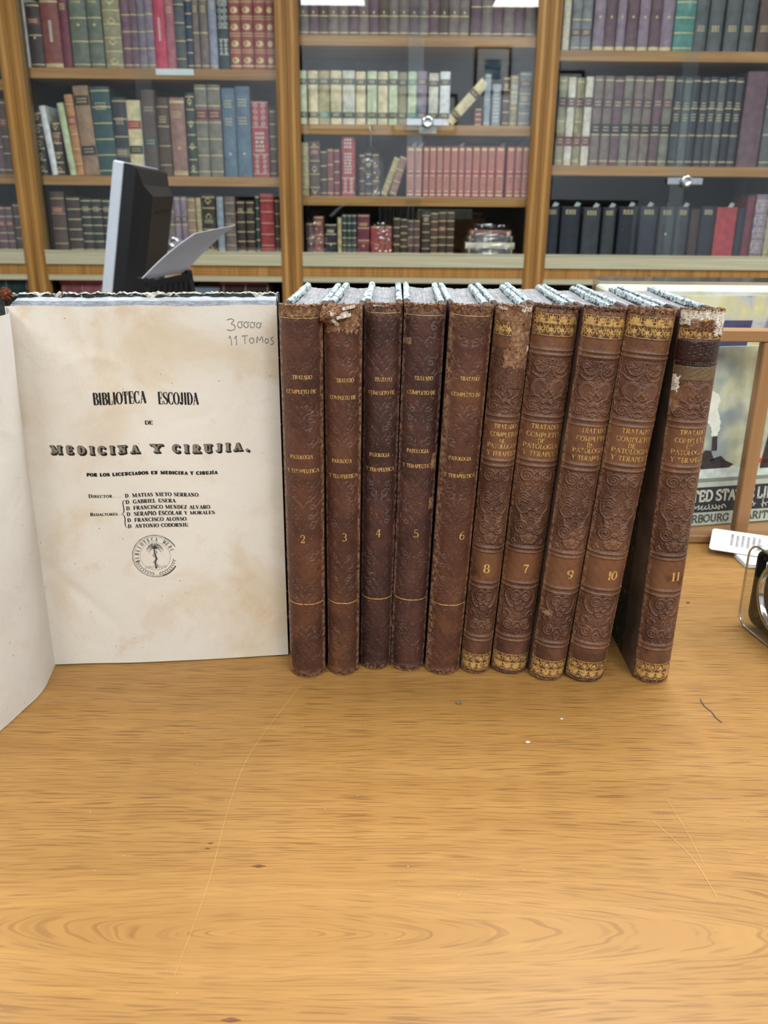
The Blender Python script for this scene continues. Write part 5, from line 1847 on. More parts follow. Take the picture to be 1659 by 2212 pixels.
patch(root, S, a, 'exposed_lining', M_LINING, 178.5, 187.5, -W * .53, -W * .38, 1.0, 0.0009, 31, 12, 14)
patch(root, S, a, 'torn_leather_edge', M_SUEDE, 168, 180, -W * .53, -W * .34, 1.4, 0.0005, 32, 14, 18)
# volume 9, 2, 6: scuffs
root, S, W, a = VOL[9]
patch(root, S, a, 'scuffed_spot', M_SUEDE, 43.0, 46.5, -W * .44, -W * .2, .7, 0.0003, 33, 16, 8)
root, S, W, a = VOL[10]
patch(root, S, a, 'torn_head_patch', M_SUEDE, 219.5, 222.6, -W * .5, -W * .22, .9, 0.0012, 35, 20, 10)
root, S, W, a = VOL[2]
patch(root, S, a, 'torn_head_patch', M_SUEDE, 216.6, 222.0, -W * .5, W * .38, 1.1, 0.0005, 36, 50, 16)

# ------------------------------------------------------------------ the open book
BL, BR = Vector((-0.2045, 0.4724, 0)), Vector((-0.0622, 0.4883, 0))
E_ = (BR - BL).normalized()
N_ = Vector((-E_.y, E_.x, 0))                      # away from the viewer
PW, PH = (BR - BL).length + 0.0017, 0.2190
OB = empty('open_book', (BL.x, BL.y, TZ + 0.0006), 'old book standing open at its foxed, printed title page', 'book')


def PG(u_mm, v_mm, off=0.0):
    """title page: u from the gutter, v from the foot (mm); off towards the viewer"""
    u, v = u_mm / 1000, v_mm / 1000
    k = u / PW
    bul = -0.0016 * math.sin(math.pi * min(1, max(0, k))) * (1 - 0.4 * v / PH) + 0.0006 * max(0, 1 - k / 0.13) ** 2
    bul += 0.0005 * math.sin(k * 7.0 + v * 22) * math.sin(v * 31 + 1) + 0.0006 * math.sin((k * 1.3 - v / PH) * 9) * max(0, 0.55 - v / PH)
    # hollow wave pressed into the upper part of the leaf
    bul -= 0.0007 * math.exp(-((v_mm - 181 - 11 * math.sin((u_mm - 20) / 15)) / 1.6) ** 2) * max(0, 1 - abs(u_mm - 48) / 42)
    bul += 0.0009 * math.exp(-((v_mm - 38 + 1.1 * (u_mm - 30)) / 4.5) ** 2) * max(0, 1 - abs(u_mm - 22) / 26)
    d = bul - off
    p = E_ * u + N_ * d
    vv = v + 0.0004 * math.sin(u_mm / 9) * (1 if v > 0.1 else 0.25)
    return (p.x, p.y, vv + 0.0002)


MB().grid(lambda u, v: PG(u * PW * 1000, v * PH * 1000), 70, 90).build('title_page', M_TITLE, OB, True)
pb = MB()
BT = 0.0205


def blk(u, v):
    """page block behind the title page: top edge, fore-edge and back"""
    prof = [(0.0006, 0.0), (0.0006, PH - 0.0012), (BT, PH + 0.0022), (BT, 0.0)]
    k = int(round(v * 3))
    d, z = prof[k]
    if k == 1:
        q = PG(u * (PW - 0.0014) * 1000, (PH - 0.0012) * 1000)
        return (q[0] + N_.x * 0.0024, q[1] + N_.y * 0.0024, q[2] - 0.0006)
    if k == 0:
        q = PG(u * (PW - 0.0014) * 1000, 0.3)
        return (q[0] + N_.x * 0.0034, q[1] + N_.y * 0.0034, 0.0006)
    p = E_ * (u * (PW - 0.0014) + 0.0012 * (1 if d > 0.01 else 0)) + N_ * d
    return (p.x, p.y, z + 0.0004 + (0.0006 * nz(u * 30, 0, 3) if k == 2 else 0))


pb.grid(blk, 60, 3)
for uu in (0, 1):
    q = [blk(uu, k / 3) for k in range(4)]
    pb.add(q, [(0, 1, 2, 3)])
pb.build('page_block', M_EDGES2, OB)
# loose top sheets that step behind the title page
ls = MB()
for k, (d, dz, du) in enumerate([(0.0035, 0.0002, 0.0), (0.0075, 0.0008, 0.0009), (0.012, 0.0001, 0.0016)]):
    def sh(u, v, d=d, dz=dz, du=du, k=k):
        p = E_ * (0.002 + u * (PW - 0.004 + du)) + N_ * (d + 0.0003 * nz(u * 5, k, 1))
        return (p.x, p.y, PH - 0.004 + (0.0042 + dz + 0.0003 * nz(u * 21, k, 4)) * v + d * 0.10 * v)
    ls.grid(sh, 40, 1)
ls.build('loose_leaves', M_EDGES2, OB)

# right hand board with its marbled lining and crumbling edge
bz = 0.2246
bd = MB()


def obox(mb, u0, u1, d0, d1, z0, z1):
    P = []
    for z in (z0, z1):
        for (u, d) in ((u0, d0), (u1, d0), (u1, d1), (u0, d1)):
            p = E_ * u + N_ * d
            P.append((p.x, p.y, z))
    mb.add(P, [(0, 3, 2, 1), (4, 5, 6, 7), (0, 1, 5, 4), (1, 2, 6, 5), (2, 3, 7, 6), (3, 0, 4, 7)])


obox(bd, -0.004, PW + 0.0016, BT + 0.0004, BT + 0.0034, 0.0, bz - 0.0016)
bd.build('back_board', M_MARBLE, OB)
fl = MB()


def oedge(u, v):
    j = u * 47
    k = int(round(v * 5))
    hgt = bz - 0.0006 + 0.0007 * nz(j * 1.7, 0, 31) + 0.0005 * nz(j * 4.3, 2, 33) - 0.0042 * max(0, (u - 0.985) / 0.015)
    low = bz - 0.0011 - 0.0046 * max(0, nz(j * 0.42, 5, 35) - 0.25) - 0.0005 * nz(j * 3, 1, 36)
    prof = [(BT + 0.0001, low), (BT + 0.0002, hgt - 0.0006), (BT + 0.0010, hgt), (BT + 0.0026, hgt), (BT + 0.0036, hgt - 0.0008), (BT + 0.0036, bz - 0.004)]
    d, z = prof[k]
    p = E_ * (-0.004 + (PW + 0.0046) * u) + N_ * d
    return (p.x, p.y, z)


fl.grid(oedge, 140, 5)
t = NT('frayed_cream_edge')
v = t.coord()
n1 = t.noise(v, 330, 5, 0.72)
t.base(t.ramp(n1, [(0.36, '#3d3d38'), (0.48, '#a7a08f'), (0.62, '#e2ddcd')]))
t.set(0.85, 0, 0.2)
t.bump(n1, 0.7, 0.001)
M_FRAY = t.m
fl.build('board_edge', M_FRAY, OB)
fl = MB()
for k in range(26):
    u = PW - 0.0006 + 0.0012 * (random.random() - .3)
    z = bz - 0.001 - 0.010 * random.random() ** 1.5
    p = E_ * u + N_ * (BT + 0.0006 + 0.003 * random.random())
    d = Vector((random.uniform(0, 1), random.uniform(-1, 1), random.uniform(-1, .4))) * 0.0016
    s_ = Vector((0, 0.3, 1)).normalized() * 0.0005
    q = Vector((p.x, p.y, z))
    fl.add([q - s_, q + s_, q + d + s_ * .3, q + d - s_ * .3], [(0, 1, 2, 3)])
fl.build('frayed_corner', M_FRAY, OB)

# spine, seen only by its frayed head at the far left
spn = MB()
spn.grid(lambda u, v: (lambda p: (p.x, p.y, 0.224 * v))(E_ * (-0.0050 - 0.0042 * math.sin(math.pi * u)) + N_ * (0.0062 + 0.0178 * u)), 12, 40)
spn.build('spine', M_LEATHER_A, OB, True)
fz = MB()
rr_ = random.Random(3)
for k in range(9):
    u = 0.0012 - 0.0060 * rr_.random()
    d = 0.003 + 0.012 * rr_.random()
    p = E_ * u + N_ * d
    r = 0.0016 + 0.0011 * rr_.random()
    cz = 0.2235 + 0.0018 * rr_.random()
    fz.grid(lambda a_, b_: (p.x + r * (1 + .4 * nz(a_ * 17, b_ * 13, k)) * math.sin(math.pi * b_) * math.cos(2 * math.pi * a_),
                            p.y + r * (1 + .4 * nz(a_ * 19, b_ * 11, k + 1)) * math.sin(math.pi * b_) * math.sin(2 * math.pi * a_),
                            cz - r * 1.2 * math.cos(math.pi * b_)), 18, 10)
t = NT('crumbled_red_leather')
n1 = t.noise(t.coord(), 900, 4, 0.7)
t.base(t.ramp(n1, [(0.35, '#3a1a10'), (0.6, '#7a4630')]))
t.set(0.9, 0, 0.1)
t.bump(n1, 1.0, 0.001)
fz.build('crumbled_headcap', t.m, OB)

# flyleaf curling towards the viewer, and the front board behind it
LEAF_B = [(0.0003, 0.0005), (0.0022, -0.0127), (0.0038, -0.0248), (0.0034, -0.0374), (0.0014, -0.0480), (-0.0012, -0.0593), (-0.0041, -0.0709), (-0.0085, -0.0860), (-0.0145, -0.103), (-0.0205, -0.1180), (-0.0270, -0.1330)]
LEAF_T = [(0.0003, 0.0005), (0.0058, -0.0081), (0.0112, -0.0228), (0.0118, -0.0330), (0.0108, -0.0440), (0.0088, -0.0560), (0.0062, -0.0690), (0.0020, -0.0850), (-0.0030, -0.102), (-0.0085, -0.1180), (-0.0145, -0.1330)]
LB, LT = smooth_path(LEAF_B, 6), smooth_path(LEAF_T, 6)


def leaf(u, v, off=0.0):
    k = u * (len(LB) - 1)
    i = min(int(k), len(LB) - 2)
    f = k - i
    b = Vector(LB[i]).lerp(Vector(LB[i + 1]), f)
    q = Vector(LT[i]).lerp(Vector(LT[i + 1]), f)
    p = b.lerp(q, v ** 1.25)
    wv = 0.0005 * nz(u * 6, v * 8, 8) * min(1, u * 6)
    return (p.x + wv + off, p.y, 0.0002 + 0.2183 * v)


MB().grid(leaf, 60, 60).build('flyleaf', M_LEAF, OB, True)
fb = MB()
for k in range(1):
    P0, P1 = Vector((-0.0004, 0.0012)), Vector((-0.136, -0.040))
    dd = (P1 - P0).normalized()
    nn = Vector((dd.y, -dd.x)) * (1 if -dd.x > 0 else -1)
    q = [P0, P1, P1 + nn * 0.003, P0 + nn * 0.003]
    fb.prism([(p.x, p.y) for p in q], 0.0, bz - 0.0006)
fb.build('front_board', M_MARBLE, OB)

# --- printing on the title page
S_ = lambda p, q_: PG(p, q_, 0.00016)
mb = MB()
lay(mb, text_quads('BIBLIOTECA', 41.0, 70.0, 165.0, 6.8, 0.235, 0.05, 0.10, 0.06), S_)
lay(mb, text_quads('ESCOJIDA', 76.7, 99.0, 164.4, 6.8, 0.235, 0.05, 0.10, 0.06), S_)
lay(mb, text_quads('DE', 68.2, 72.8, 152.6, 2.1, 0.34, 0.12, 0.16), S_)
lay(mb, text_quads('POR LOS LICENCIADOS EN MEDICINA Y CIRUJÍA', 32.8, 107.2, 122.9, 1.75, 0.52, 0.24, 0.19, 0.22), S_)
lay(mb, text_quads('Director......', 32.4, 51.0, 109.8, 2.0, 0.30, 0.10, 0.15, 0.08), S_)
lay(mb, text_quads('Redactores...', 32.2, 50.2, 98.4, 2.0, 0.30, 0.10, 0.15, 0.08), S_)
for s, x1, y in (('D. MATIAS NIETO SERRANO.', 96.2, 109.3), ('D. GABRIEL USERA.', 82.8, 105.4), ('D. FRANCISCO MENDEZ ALVARO.', 102.5, 101.5),
                 ('D. SERAPIO ESCOLAR Y MORALES.', 105.0, 97.8), ('D. FRANCISCO ALONSO.', 88.2, 94.0), ('D. ANTONIO CODORNIU.', 89.0, 90.2)):
    lay(mb, text_quads(s, 53.2, x1, y, 2.2, 0.30, 0.095, 0.15, 0.10), S_)
br = smooth_path([(53.0, 107.8), (51.6, 106.6), (51.8, 102.0), (51.4, 100.0), (50.4, 99.1), (51.4, 98.2), (51.9, 96.0), (51.7, 91.8), (53.0, 90.2)], 5)
lay(mb, qstroke(br, [0.14 + 0.42 * math.sin(math.pi * ((2 * i / (len(br) - 1)) % 1.0)) for i in range(len(br))]), S_)
mb.build('printed_text', M_INK, OB)
# decorated shadowed capitals
mb, mh = MB(), MB()
for s, x0, x1 in (('MEDICINA', 14.7, 63.1), ('Y', 70.9, 76.2), ('CIRUJIA,', 82.9, 126.0)):
    for k in range(5):
        lay(mb, text_quads(s, x0 + 0.22 * k, x1 + 0.22 * k, 136.4 - 0.20 * k, 4.2, 0.44, 0.24, 0.26, 0.62), lambda p, q_: PG(p, q_, 0.00014))
    lay(mh, text_quads(s, x0 + 0.02, x1 - 0.02, 136.48, 4.05, 0.36, 0.15, 0.22, 0.62), lambda p, q_: PG(p, q_, 0.00024))
mb.build('shadowed_capitals', M_INK, OB)
t = NT('hatched_letter_face')
vv = t.n('ShaderNodeTexWave')
vv.inputs['Scale'].default_value = 700
vv.bands_direction = 'DIAGONAL'
t.l(t.coord(), vv.inputs['Vector'])
t.base(t.ramp(vv.outputs['Fac'], [(0.3, '#3f3b36'), (0.6, '#a89c8a')]))
t.set(0.85)
mh.build('hatched_letter_faces', t.m, OB)
# library stamp
mb = MB()
scx, scy, sr = 67.5, 71.6, 13.4
for rr, wd, a0, a1 in ((sr, .34, 25, 330), (sr - .9, .14, 40, 320), (8.9, .12, 0, 360), (sr - .1, .8, 285, 330), (sr - .1, .6, 30, 62)):
    pts = arc(scx, scy, rr, rr, a0, a1, 60)
    lay(mb, qstroke(pts, [wd * (0.75 + 0.5 * abs(nz(i * .7, rr, 2))) for i in range(len(pts))]), S_)
txt = 'BIBLIOTECA MEDICA'
for i, ch in enumerate(txt):
    an = R(196 - i * 12.6)
    rot = an - math.pi / 2
    for q in glyph_quads(ch, 1.5, 2.2, .40, .16, .2):
        out = []
        for (p_, q_) in q:
            p2 = p_ - .55
            out.append((scx + (9.7 + q_) * math.cos(an) + p2 * math.cos(rot), scy + (9.7 + q_) * math.sin(an) + p2 * math.sin(rot)))
        if i < 15:
            lay(mb, [tuple(out)], S_)
# palm with entwined serpent, ground plants and laurel
lay(mb, qstroke(smooth_path([(67.6, 63.6), (67.2, 67.0), (67.9, 70.4), (67.2, 74.2), (67.5, 76.6)], 5), [0.9] * 21), S_)
lay(mb, qstroke([(67.4 + 1.3 * math.sin(k * .62), 64.6 + k * .42) for k in range(26)], [.34] * 26), S_)
for k in range(11):
    an = R(-30 + 24 * k)
    L = 5.0 if 0 < k < 10 else 4.2
    tip = (67.5 + L * math.cos(an), 77.0 + L * .62 * math.sin(an) - 1.2)
    md = (67.5 + L * .55 * math.cos(an), 77.0 + L * .5 * math.sin(an) + .5)
    pp = smooth_path([(67.5, 76.6), md, tip], 6)
    lay(mb, qstroke(pp, [.42 * (1 - .7 * i / len(pp)) for i in range(len(pp))]), S_)
    for j in range(3, len(pp) - 1, 2):
        lay(mb, qstroke([pp[j], (pp[j][0] + .3, pp[j][1] - .9)], [.16, .1]), S_)
for k in range(16):
    x = 61.2 + k * .8
    y = 64.0 + .9 * abs(math.sin(k * 1.3))
    lay(mb, qstroke([(x, y - .6), (x + .4 * math.sin(k), y + .8)], [.22, .12]), S_)
for sx in (-1, 1):
    for k in range(9):
        an = R(270 + sx * (8 + k * 8))
        c0 = (scx + 11.1 * math.cos(an), scy + 11.1 * math.sin(an))
        for e in (-1, 1):
            t2 = an + sx * 1.2 + e * .75
            lay(mb, qstroke([c0, (c0[0] + .8 * math.cos(t2), c0[1] + .8 * math.sin(t2)), (c0[0] + 1.5 * math.cos(t2), c0[1] + 1.5 * math.sin(t2))], [.1, .46, .08]), S_)
mb.build('library_stamp', M_INKFADE, OB)
# pencilled notes
mb = MB()


def pencil(pts, wd=.46):
    p = smooth_path(pts, 5)
    lay(mb, qstroke(p, [wd * (0.8 + .3 * nz(i * .9, 1, 2)) for i in range(len(p))]), S_)


pencil([(117.4, 211.0), (119.4, 211.6), (121.2, 210.6), (119.6, 208.9), (121.4, 208.0), (121.4, 206.0), (119.2, 205.2), (117.2, 205.8)])
x = 123.2
for k in range(4):
    pencil([(x + 1.6, 210.0 - k * .2), (x + .2, 209.4 - k * .2), (x, 207.4 - k * .1), (x + 1.3, 206.5), (x + 2.3, 207.6), (x + 2.0, 209.6 - k * .2), (x + 3.0, 209.9 - k * .3)])
    x += 3.4
pencil([(118.6, 202.2), (119.2, 199.6), (119.2, 197.0)])
pencil([(117.8, 201.0), (118.6, 202.2)])
pencil([(121.0, 200.4), (122.0, 202.0), (122.0, 197.0)])
pencil([(125.0, 202.0), (128.4, 202.2)])
pencil([(126.8, 202.0), (126.6, 199.6), (126.8, 197.6)])
pencil([(130.4, 201.0), (129.2, 199.8), (129.8, 198.2), (131.2, 198.4), (131.6, 200.2), (130.4, 201.0)])
pencil([(133.2, 198.2), (133.6, 201.6), (134.8, 199.6), (136.2, 201.8), (136.6, 198.4)])
pencil([(138.6, 200.8), (137.8, 199.6), (138.2, 198.2), (139.4, 198.6), (139.6, 200.2), (138.6, 200.8)])
pencil([(142.6, 201.6), (141.2, 201.2), (141.4, 200.0), (142.4, 199.2), (142.0, 197.8), (140.8, 197.6)])
mb.build('pencil_note', M_PENCIL, OB)

# ------------------------------------------------------------------ desk behind, with the monitor and the paper stand
M_DESK = simple('#8f8a80', 0.5, 0, 0.05, 12, 'grey_desk_laminate')
DX0, DX1, DY0, DY1, DZ = -1.25, -0.16, 1.02, 2.05, TZ - 0.02
DK = empty('desk', (0, 0, 0), 'grey desk behind the table carrying the monitor', 'desk')
MB().bbox(DX0, DX1, DY0, DY1, DZ - 0.028, DZ, 0.002).build('desktop', M_DESK, DK)
for lx in (DX0 + 0.03, DX1 - 0.08):
    for ly in (DY0 + 0.03, DY1 - 0.08):
        MB().bbox(lx, lx + 0.05, ly, ly + 0.05, 0, DZ - 0.0285, 0.003).build('leg', M_BLACKPL, DK)

# monitor: local x is the back (towards +x), y runs along the screen, z up
P_top = at(257, 347, 1.5)
tilt = R(10.5)
axis_yaw = R(6.5)
MW, MHH = 0.42, 0.30
Mm = Matrix.Translation(P_top) @ Matrix.Rotation(axis_yaw, 4, 'Z') @ Matrix.Rotation(tilt, 4, 'Y')
MON = empty('monitor', (0, 0, 0), 'black monitor with silver edge seen from behind, left of the paper', 'monitor', None, Mm)
MB().bbox(-0.0095, 0.0080, 0, MW, -MHH, 0, 0.0025).build('bezel', M_SILVER, MON)
MB().box(-0.0105, -0.0096, 0.016, MW - 0.016, -MHH + 0.02, -0.016).build('screen', simple('#0c0d10', 0.15, 0, 0.02, 20, 'dark_screen'), MON)
sh = MB()
x0, x1, x2 = 0.0085, 0.0265, 0.050


def ring(x, y0, y1, z0, z1):
    return [(x, y0, z0), (x, y1, z0), (x, y1, z1), (x, y0, z1)]


rings_ = [ring(x0, 0.001, MW - 0.001, -MHH + 0.001, -0.0015), ring(x1, 0.004, MW - 0.004, -MHH + 0.004, -0.005),
          ring(x1 + 0.001, 0.010, MW - 0.010, -MHH + 0.010, -0.007), ring(x2 - 0.014, 0.035, MW - 0.035, -MHH + 0.028, -0.030),
          ring(x2, 0.062, MW - 0.062, -MHH + 0.05, -0.046)]
vs = [p for r_ in rings_ for p in r_]
fs = [(0, 1, 2, 3), (19, 18, 17, 16)]
for k in range(4):
    for j in range(4):
        fs.append((k * 4 + j, k * 4 + 4 + j, k * 4 + 4 + (j + 1) % 4, k * 4 + (j + 1) % 4))
sh.add(vs, fs)
shell = sh.build('back_shell', M_BLACKPL, MON)
# silver hook and vents on the back
MB().tube([(x1 + 0.012, 0.05, -0.085), (x1 + 0.014, 0.055, -0.105), (x1 + 0.0145, 0.055, -0.135)], 0.0024, 6).build('cable_hook', M_SILVER, MON)
v_ = MB()
for k in range(8):
    v_.box(x2 - 0.010, x2 + 0.0012, 0.10 + k * 0.025, 0.115 + k * 0.025, -0.075, -0.071)
v_.build('vents', simple('#07080a', 0.6, 0, 0.1, 50, 'vent_black'), MON)
# foot
neck = MB()
Minv = Mm.inverted()
c_top = Minv @ (Mm @ Vector((x2 - 0.02, MW / 2, -MHH * 0.62)))
g = Mm @ Vector((x2 - 0.02, MW / 2, -MHH * 0.62))
neck.tube([Minv @ g, Minv @ Vector((g.x + 0.03, g.y, DZ + 0.10)), Minv @ Vector((g.x + 0.02, g.y, DZ + 0.012))], 0.024, 12)
neck.build('neck', M_BLACKPL, MON, True)
bs = MB()
bs.lathe([(0.115, 0.0005), (0.12, 0.004), (0.11, 0.012), (0.03, 0.016)], 32, M=Minv @ Matrix.Translation((g.x + 0.01, g.y, DZ)))
bs.build('base', M_BLACKPL, MON, True)

# paper stand: black tray holding one sheet that leans away from the monitor
A = at(303, 606, 1.2)
dvec = Vector((0.20, 1.0, 0)).normalized()
C1 = at(422, 504, 1.2)
up = (C1 - A)
TR = empty('paper_feeder', (A.x, A.y, DZ), 'black paper feeder with slotted back behind the open book', 'paper feeder')
o0 = Vector((A.x, A.y, DZ))
Nn = dvec.cross(Vector((0, 0, 1)))           # points to +x side
tr = MB()


def tp(along, out, z):
    p = A + dvec * along + Nn * out
    return (p.x - o0.x, p.y - o0.y, z - o0.z)


zt = A.z
for (a0, a1) in ((-0.004, 0.012), (0.142, 0.158)):
    tr = MB()
    tr.add([tp(a0, -0.012, DZ + .0005), tp(a1, -0.012, DZ + .0005), tp(a1, 0.03, DZ + .0005), tp(a0, 0.03, DZ + .0005),
            tp(a0, -0.004, zt + 0.004), tp(a1, -0.004, zt + 0.004), tp(a1, 0.006, zt + 0.002), tp(a0, 0.006, zt + 0.002)],
           [(0, 3, 2, 1), (4, 5, 6, 7), (0, 1, 5, 4), (1, 2, 6, 5), (2, 3, 7, 6), (3, 0, 4, 7)])
    tr.build('side_arm', M_BLACKPL, TR)
bk = MB()
bk.add([tp(0.0, 0.0015, zt - 0.012), tp(0.154, 0.0015, zt - 0.012), tp(0.154, 0.0035, zt - 0.002), tp(0.0, 0.0035, zt - 0.002),
        tp(0.0, 0.007, zt - 0.012), tp(0.154, 0.007, zt - 0.012), tp(0.154, 0.009, zt - 0.002), tp(0.0, 0.009, zt - 0.002)],
       [(0, 1, 2, 3), (7, 6, 5, 4), (0, 4, 5, 1), (3, 2, 6, 7), (0, 3, 7, 4), (1, 5, 6, 2)])
for k in range(7):
    s0 = 0.014 + k * 0.0185
    bk.add([tp(s0, 0.002, zt - 0.03), tp(s0 + .011, 0.002, zt - 0.03), tp(s0 + .011, 0.003, zt - 0.012), tp(s0, 0.003, zt - 0.012),
            tp(s0, 0.007, zt - 0.03), tp(s0 + .011, 0.007, zt - 0.03), tp(s0 + .011, 0.008, zt - 0.012), tp(s0, 0.008, zt - 0.012)],
           [(0, 1, 2, 3), (7, 6, 5, 4), (0, 4, 5, 1), (3, 2, 6, 7), (0, 3, 7, 4), (1, 5, 6, 2)])
bk.add([tp(0.0, -0.004, DZ + .0005), tp(0.154, -0.004, DZ + .0005), tp(0.154, 0.001, zt - 0.03), tp(0.0, 0.001, zt - 0.03),
        tp(0.0, 0.005, DZ + .0005), tp(0.154, 0.005, DZ + .0005), tp(0.154, 0.007, zt - 0.03), tp(0.0, 0.007, zt - 0.03)],
       [(0, 1, 2, 3), (7, 6, 5, 4), (0, 4, 5, 1), (3, 2, 6, 7), (0, 3, 7, 4), (1, 5, 6, 2)])
bk.build('slotted_back', M_BLACKPL, TR)
pp_ = MB()


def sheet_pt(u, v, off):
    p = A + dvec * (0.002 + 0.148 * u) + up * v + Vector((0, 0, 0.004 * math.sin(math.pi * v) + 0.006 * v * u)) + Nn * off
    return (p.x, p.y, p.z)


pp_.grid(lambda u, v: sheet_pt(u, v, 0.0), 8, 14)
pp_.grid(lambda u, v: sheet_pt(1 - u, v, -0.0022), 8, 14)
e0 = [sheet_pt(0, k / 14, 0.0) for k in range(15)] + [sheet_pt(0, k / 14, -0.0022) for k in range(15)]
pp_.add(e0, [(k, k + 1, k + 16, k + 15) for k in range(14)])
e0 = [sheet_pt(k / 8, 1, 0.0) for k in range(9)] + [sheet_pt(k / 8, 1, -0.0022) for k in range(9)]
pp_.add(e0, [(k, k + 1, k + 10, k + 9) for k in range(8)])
tag(pp_.build('paper_sheet', simple('#bfc1cc', 0.7, 0, 0.03, 40, 'shade_toned_paper')), 'pale grey paper sheet leaning in the black paper feeder', 'paper')  # white paper, its shaded face painted in as grey

# ------------------------------------------------------------------ print rack at the back right of the table
YR = 0.70
RX_0, RX_1 = 0.17, 0.60
M_RACK = wood_case('rack_wood', 'x', '#8c6842', '#9e774f', '#ae885f')
M_RACKV = wood_case('rack_post_wood', 'z', '#8c6842', '#9e774f', '#ae885f')
zr1, zr0 = at(1600, 709, YR).z, at(1600, 735, YR).z
RK = empty('print_rack', (0, YR, TZ), 'light wooden print rack at the back right of the table', 'rack')
MB().bbox(RX_0, RX_1, -0.014, 0.0, 0.0005, 0.0075, 0.001).build('bottom_rail', M_RACK, RK)
MB().bbox(RX_0, RX_1, -0.010, 0.004, zr0 - TZ, zr1 - TZ, 0.001).build('top_rail', M_RACK, RK)
for cx in (at(1655, 735, YR).x + 0.0010, RX_0 + 0.02, RX_1 - 0.02):
    MB().bbox(cx - 0.0057, cx + 0.0057, -0.009, 0.002, 0.0077, zr0 - TZ - 0.0002, 0.001).build('post', M_RACKV, RK)
MB().bbox(RX_0, RX_1, 0.0005, 0.145, 0.0005, 0.006, 0.001).build('floor_board', M_RACK, RK)
MB().bbox(RX_0, RX_1, 0.134, 0.145, 0.0065, 0.15, 0.001).build('back_rail', M_RACK, RK)

# the front print: an ocean liner poster in a pale border, standing skewed in the rack
PYAW, PROLL = R(12), R(2.6)
p0 = at(1478, 1165, YR + 0.012)
PM = Matrix.Translation((0.262, YR + 0.008, TZ + 0.0075)) @ Matrix.Rotation(PYAW, 4, 'Z') @ Matrix.Rotation(-R(3), 4, 'X')
PO = empty('poster', (0, 0, 0), 'shipping poster with dark band reading UNITED STATES LINES, front of rack', 'poster', None, PM)
t = NT('hazy_poster_sky')
n1 = t.noise(t.coord((1, 1, 1)), 26, 4, 0.6, 0.6)
n2 = t.noise(t.coord((1, 1, 1), loc=(4, 0, 2)), 14, 3, 0.6)
c = t.ramp(n1, [(0.3, '#9aa596'), (0.5, '#c0c6a6'), (0.7, '#dadfc6')])
t.base(t.mix(t.step(n2, 0.5, 0.66), c, '#8d9a9c'))
t.set(0.5)
M_SKYP = t.m
PWD, PHT = 0.20, 0.155
X0 = -0.06
MB().box(X0, X0 + PWD, 0.0, 0.002, 0, PHT).build('sheet', M_SKYP, PO)
M_NAVYP = simple('#33343d', 0.5, 0, 0.05, 60, 'poster_dark_band')
M_PALEP = simple('#b9c2b2', 0.5, 0, 0.08, 60, 'poster_pale_band')
M_SEAP = simple('#c9d6cf', 0.5, 0, 0.15, 120, 'poster_sea')
M_SHIPP = simple('#3a3338', 0.5, 0, 0.25, 200, 'poster_ship')
M_REDP = simple('#b5533f', 0.5, 0, 0.1, 100, 'poster_red')
M_LETP = simple('#c3c7b4', 0.5, 0, 0.05, 60, 'poster_lettering')
M_DARKLETP = simple('#55574f', 0.5, 0, 0.05, 60, 'poster_dark_lettering')


DZP = -0.011


def pq(mb, pts, off=0.0003):
    mb.add([(X0 + a, -off, b + (DZP if b > .055 else 0)) for a, b in pts], [tuple(range(len(pts)))])


b_ = MB()
pq(b_, [(0, .0), (PWD, .0), (PWD, .0115), (0, .0115)])
b_.build('pale_band', M_PALEP, PO)
b_ = MB()
pq(b_, [(0, .0118), (PWD, .0118), (PWD, .0345), (0, .0345)])
b_.build('dark_band', M_NAVYP, PO)
b_ = MB()
pq(b_, [(0, .0345), (PWD, .0345), (PWD, .0390), (0, .0390)])
b_.build('border_strip', M_PALEP, PO)
b_ = MB()
pq(b_, [(0, .0393), (PWD, .0393), (PWD, .0425), (0, .0425)])
b_.build('grey_strip', simple('#7f8a82', 0.5, 0, 0.05, 60, 'poster_grey_strip'), PO)
b_ = MB()
b_.grid(lambda u, v: (X0 + PWD * u, -0.0003, DZP + .0535 + v * (.009 + .0012 * nz(u * 30, 0, 2))), 60, 1)
b_.build('sea', M_SEAP, PO)
b_ = MB()
hull = [(.050, .0625), (.056, .0618), (.098, .0622), (.102, .0650), (.094, .0685), (.089, .0730), (.083, .0690), (.079, .0780), (.073, .0785), (.069, .0720), (.062, .0705), (.056, .0680)]
cx_, cy_ = sum(p[0] for p in hull) / 12, sum(p[1] for p in hull) / 12
for i in range(12):
    pq(b_, [(cx_, cy_), hull[i], hull[(i + 1) % 12]], 0.0006)
pq(b_, [(.0795, .078), (.0845, .078), (.0835, .0905), (.0790, .0905)], 0.0006)
b_.build('tug_boat', M_SHIPP, PO)
b_ = MB()
for k in range(7):
    r_ = .0034 + .0011 * k
    x_, z_2 = .0805 - .0012 * k + .002 * math.sin(k), .0925 + .0047 * k
    pq(b_, [(x_ + r_ * math.cos(e * .7), z_2 + r_ * .9 * math.sin(e * .7)) for e in range(9)], 0.0004 + k * 0.00003)
b_.build('smoke', simple('#dfe5d8', 0.5, 0, 0.06, 150, 'poster_smoke'), PO)
for q_ in ([(.030, .0605), (.052, .0605), (.052, .0645), (.030, .0665)], [(.110, .0650), (.140, .0650), (.140, .0690), (.110, .0690)]):
    b_ = MB()
    pq(b_, q_, 0.0005)
    b_.build('red_water_line', M_REDP, PO)
b_ = MB()
pq(b_, [(.128, .060), (.20, .060), (.20, .122), (.136, .112)], 0.0005)
b_.build('liner_hull', M_SHIPP, PO)


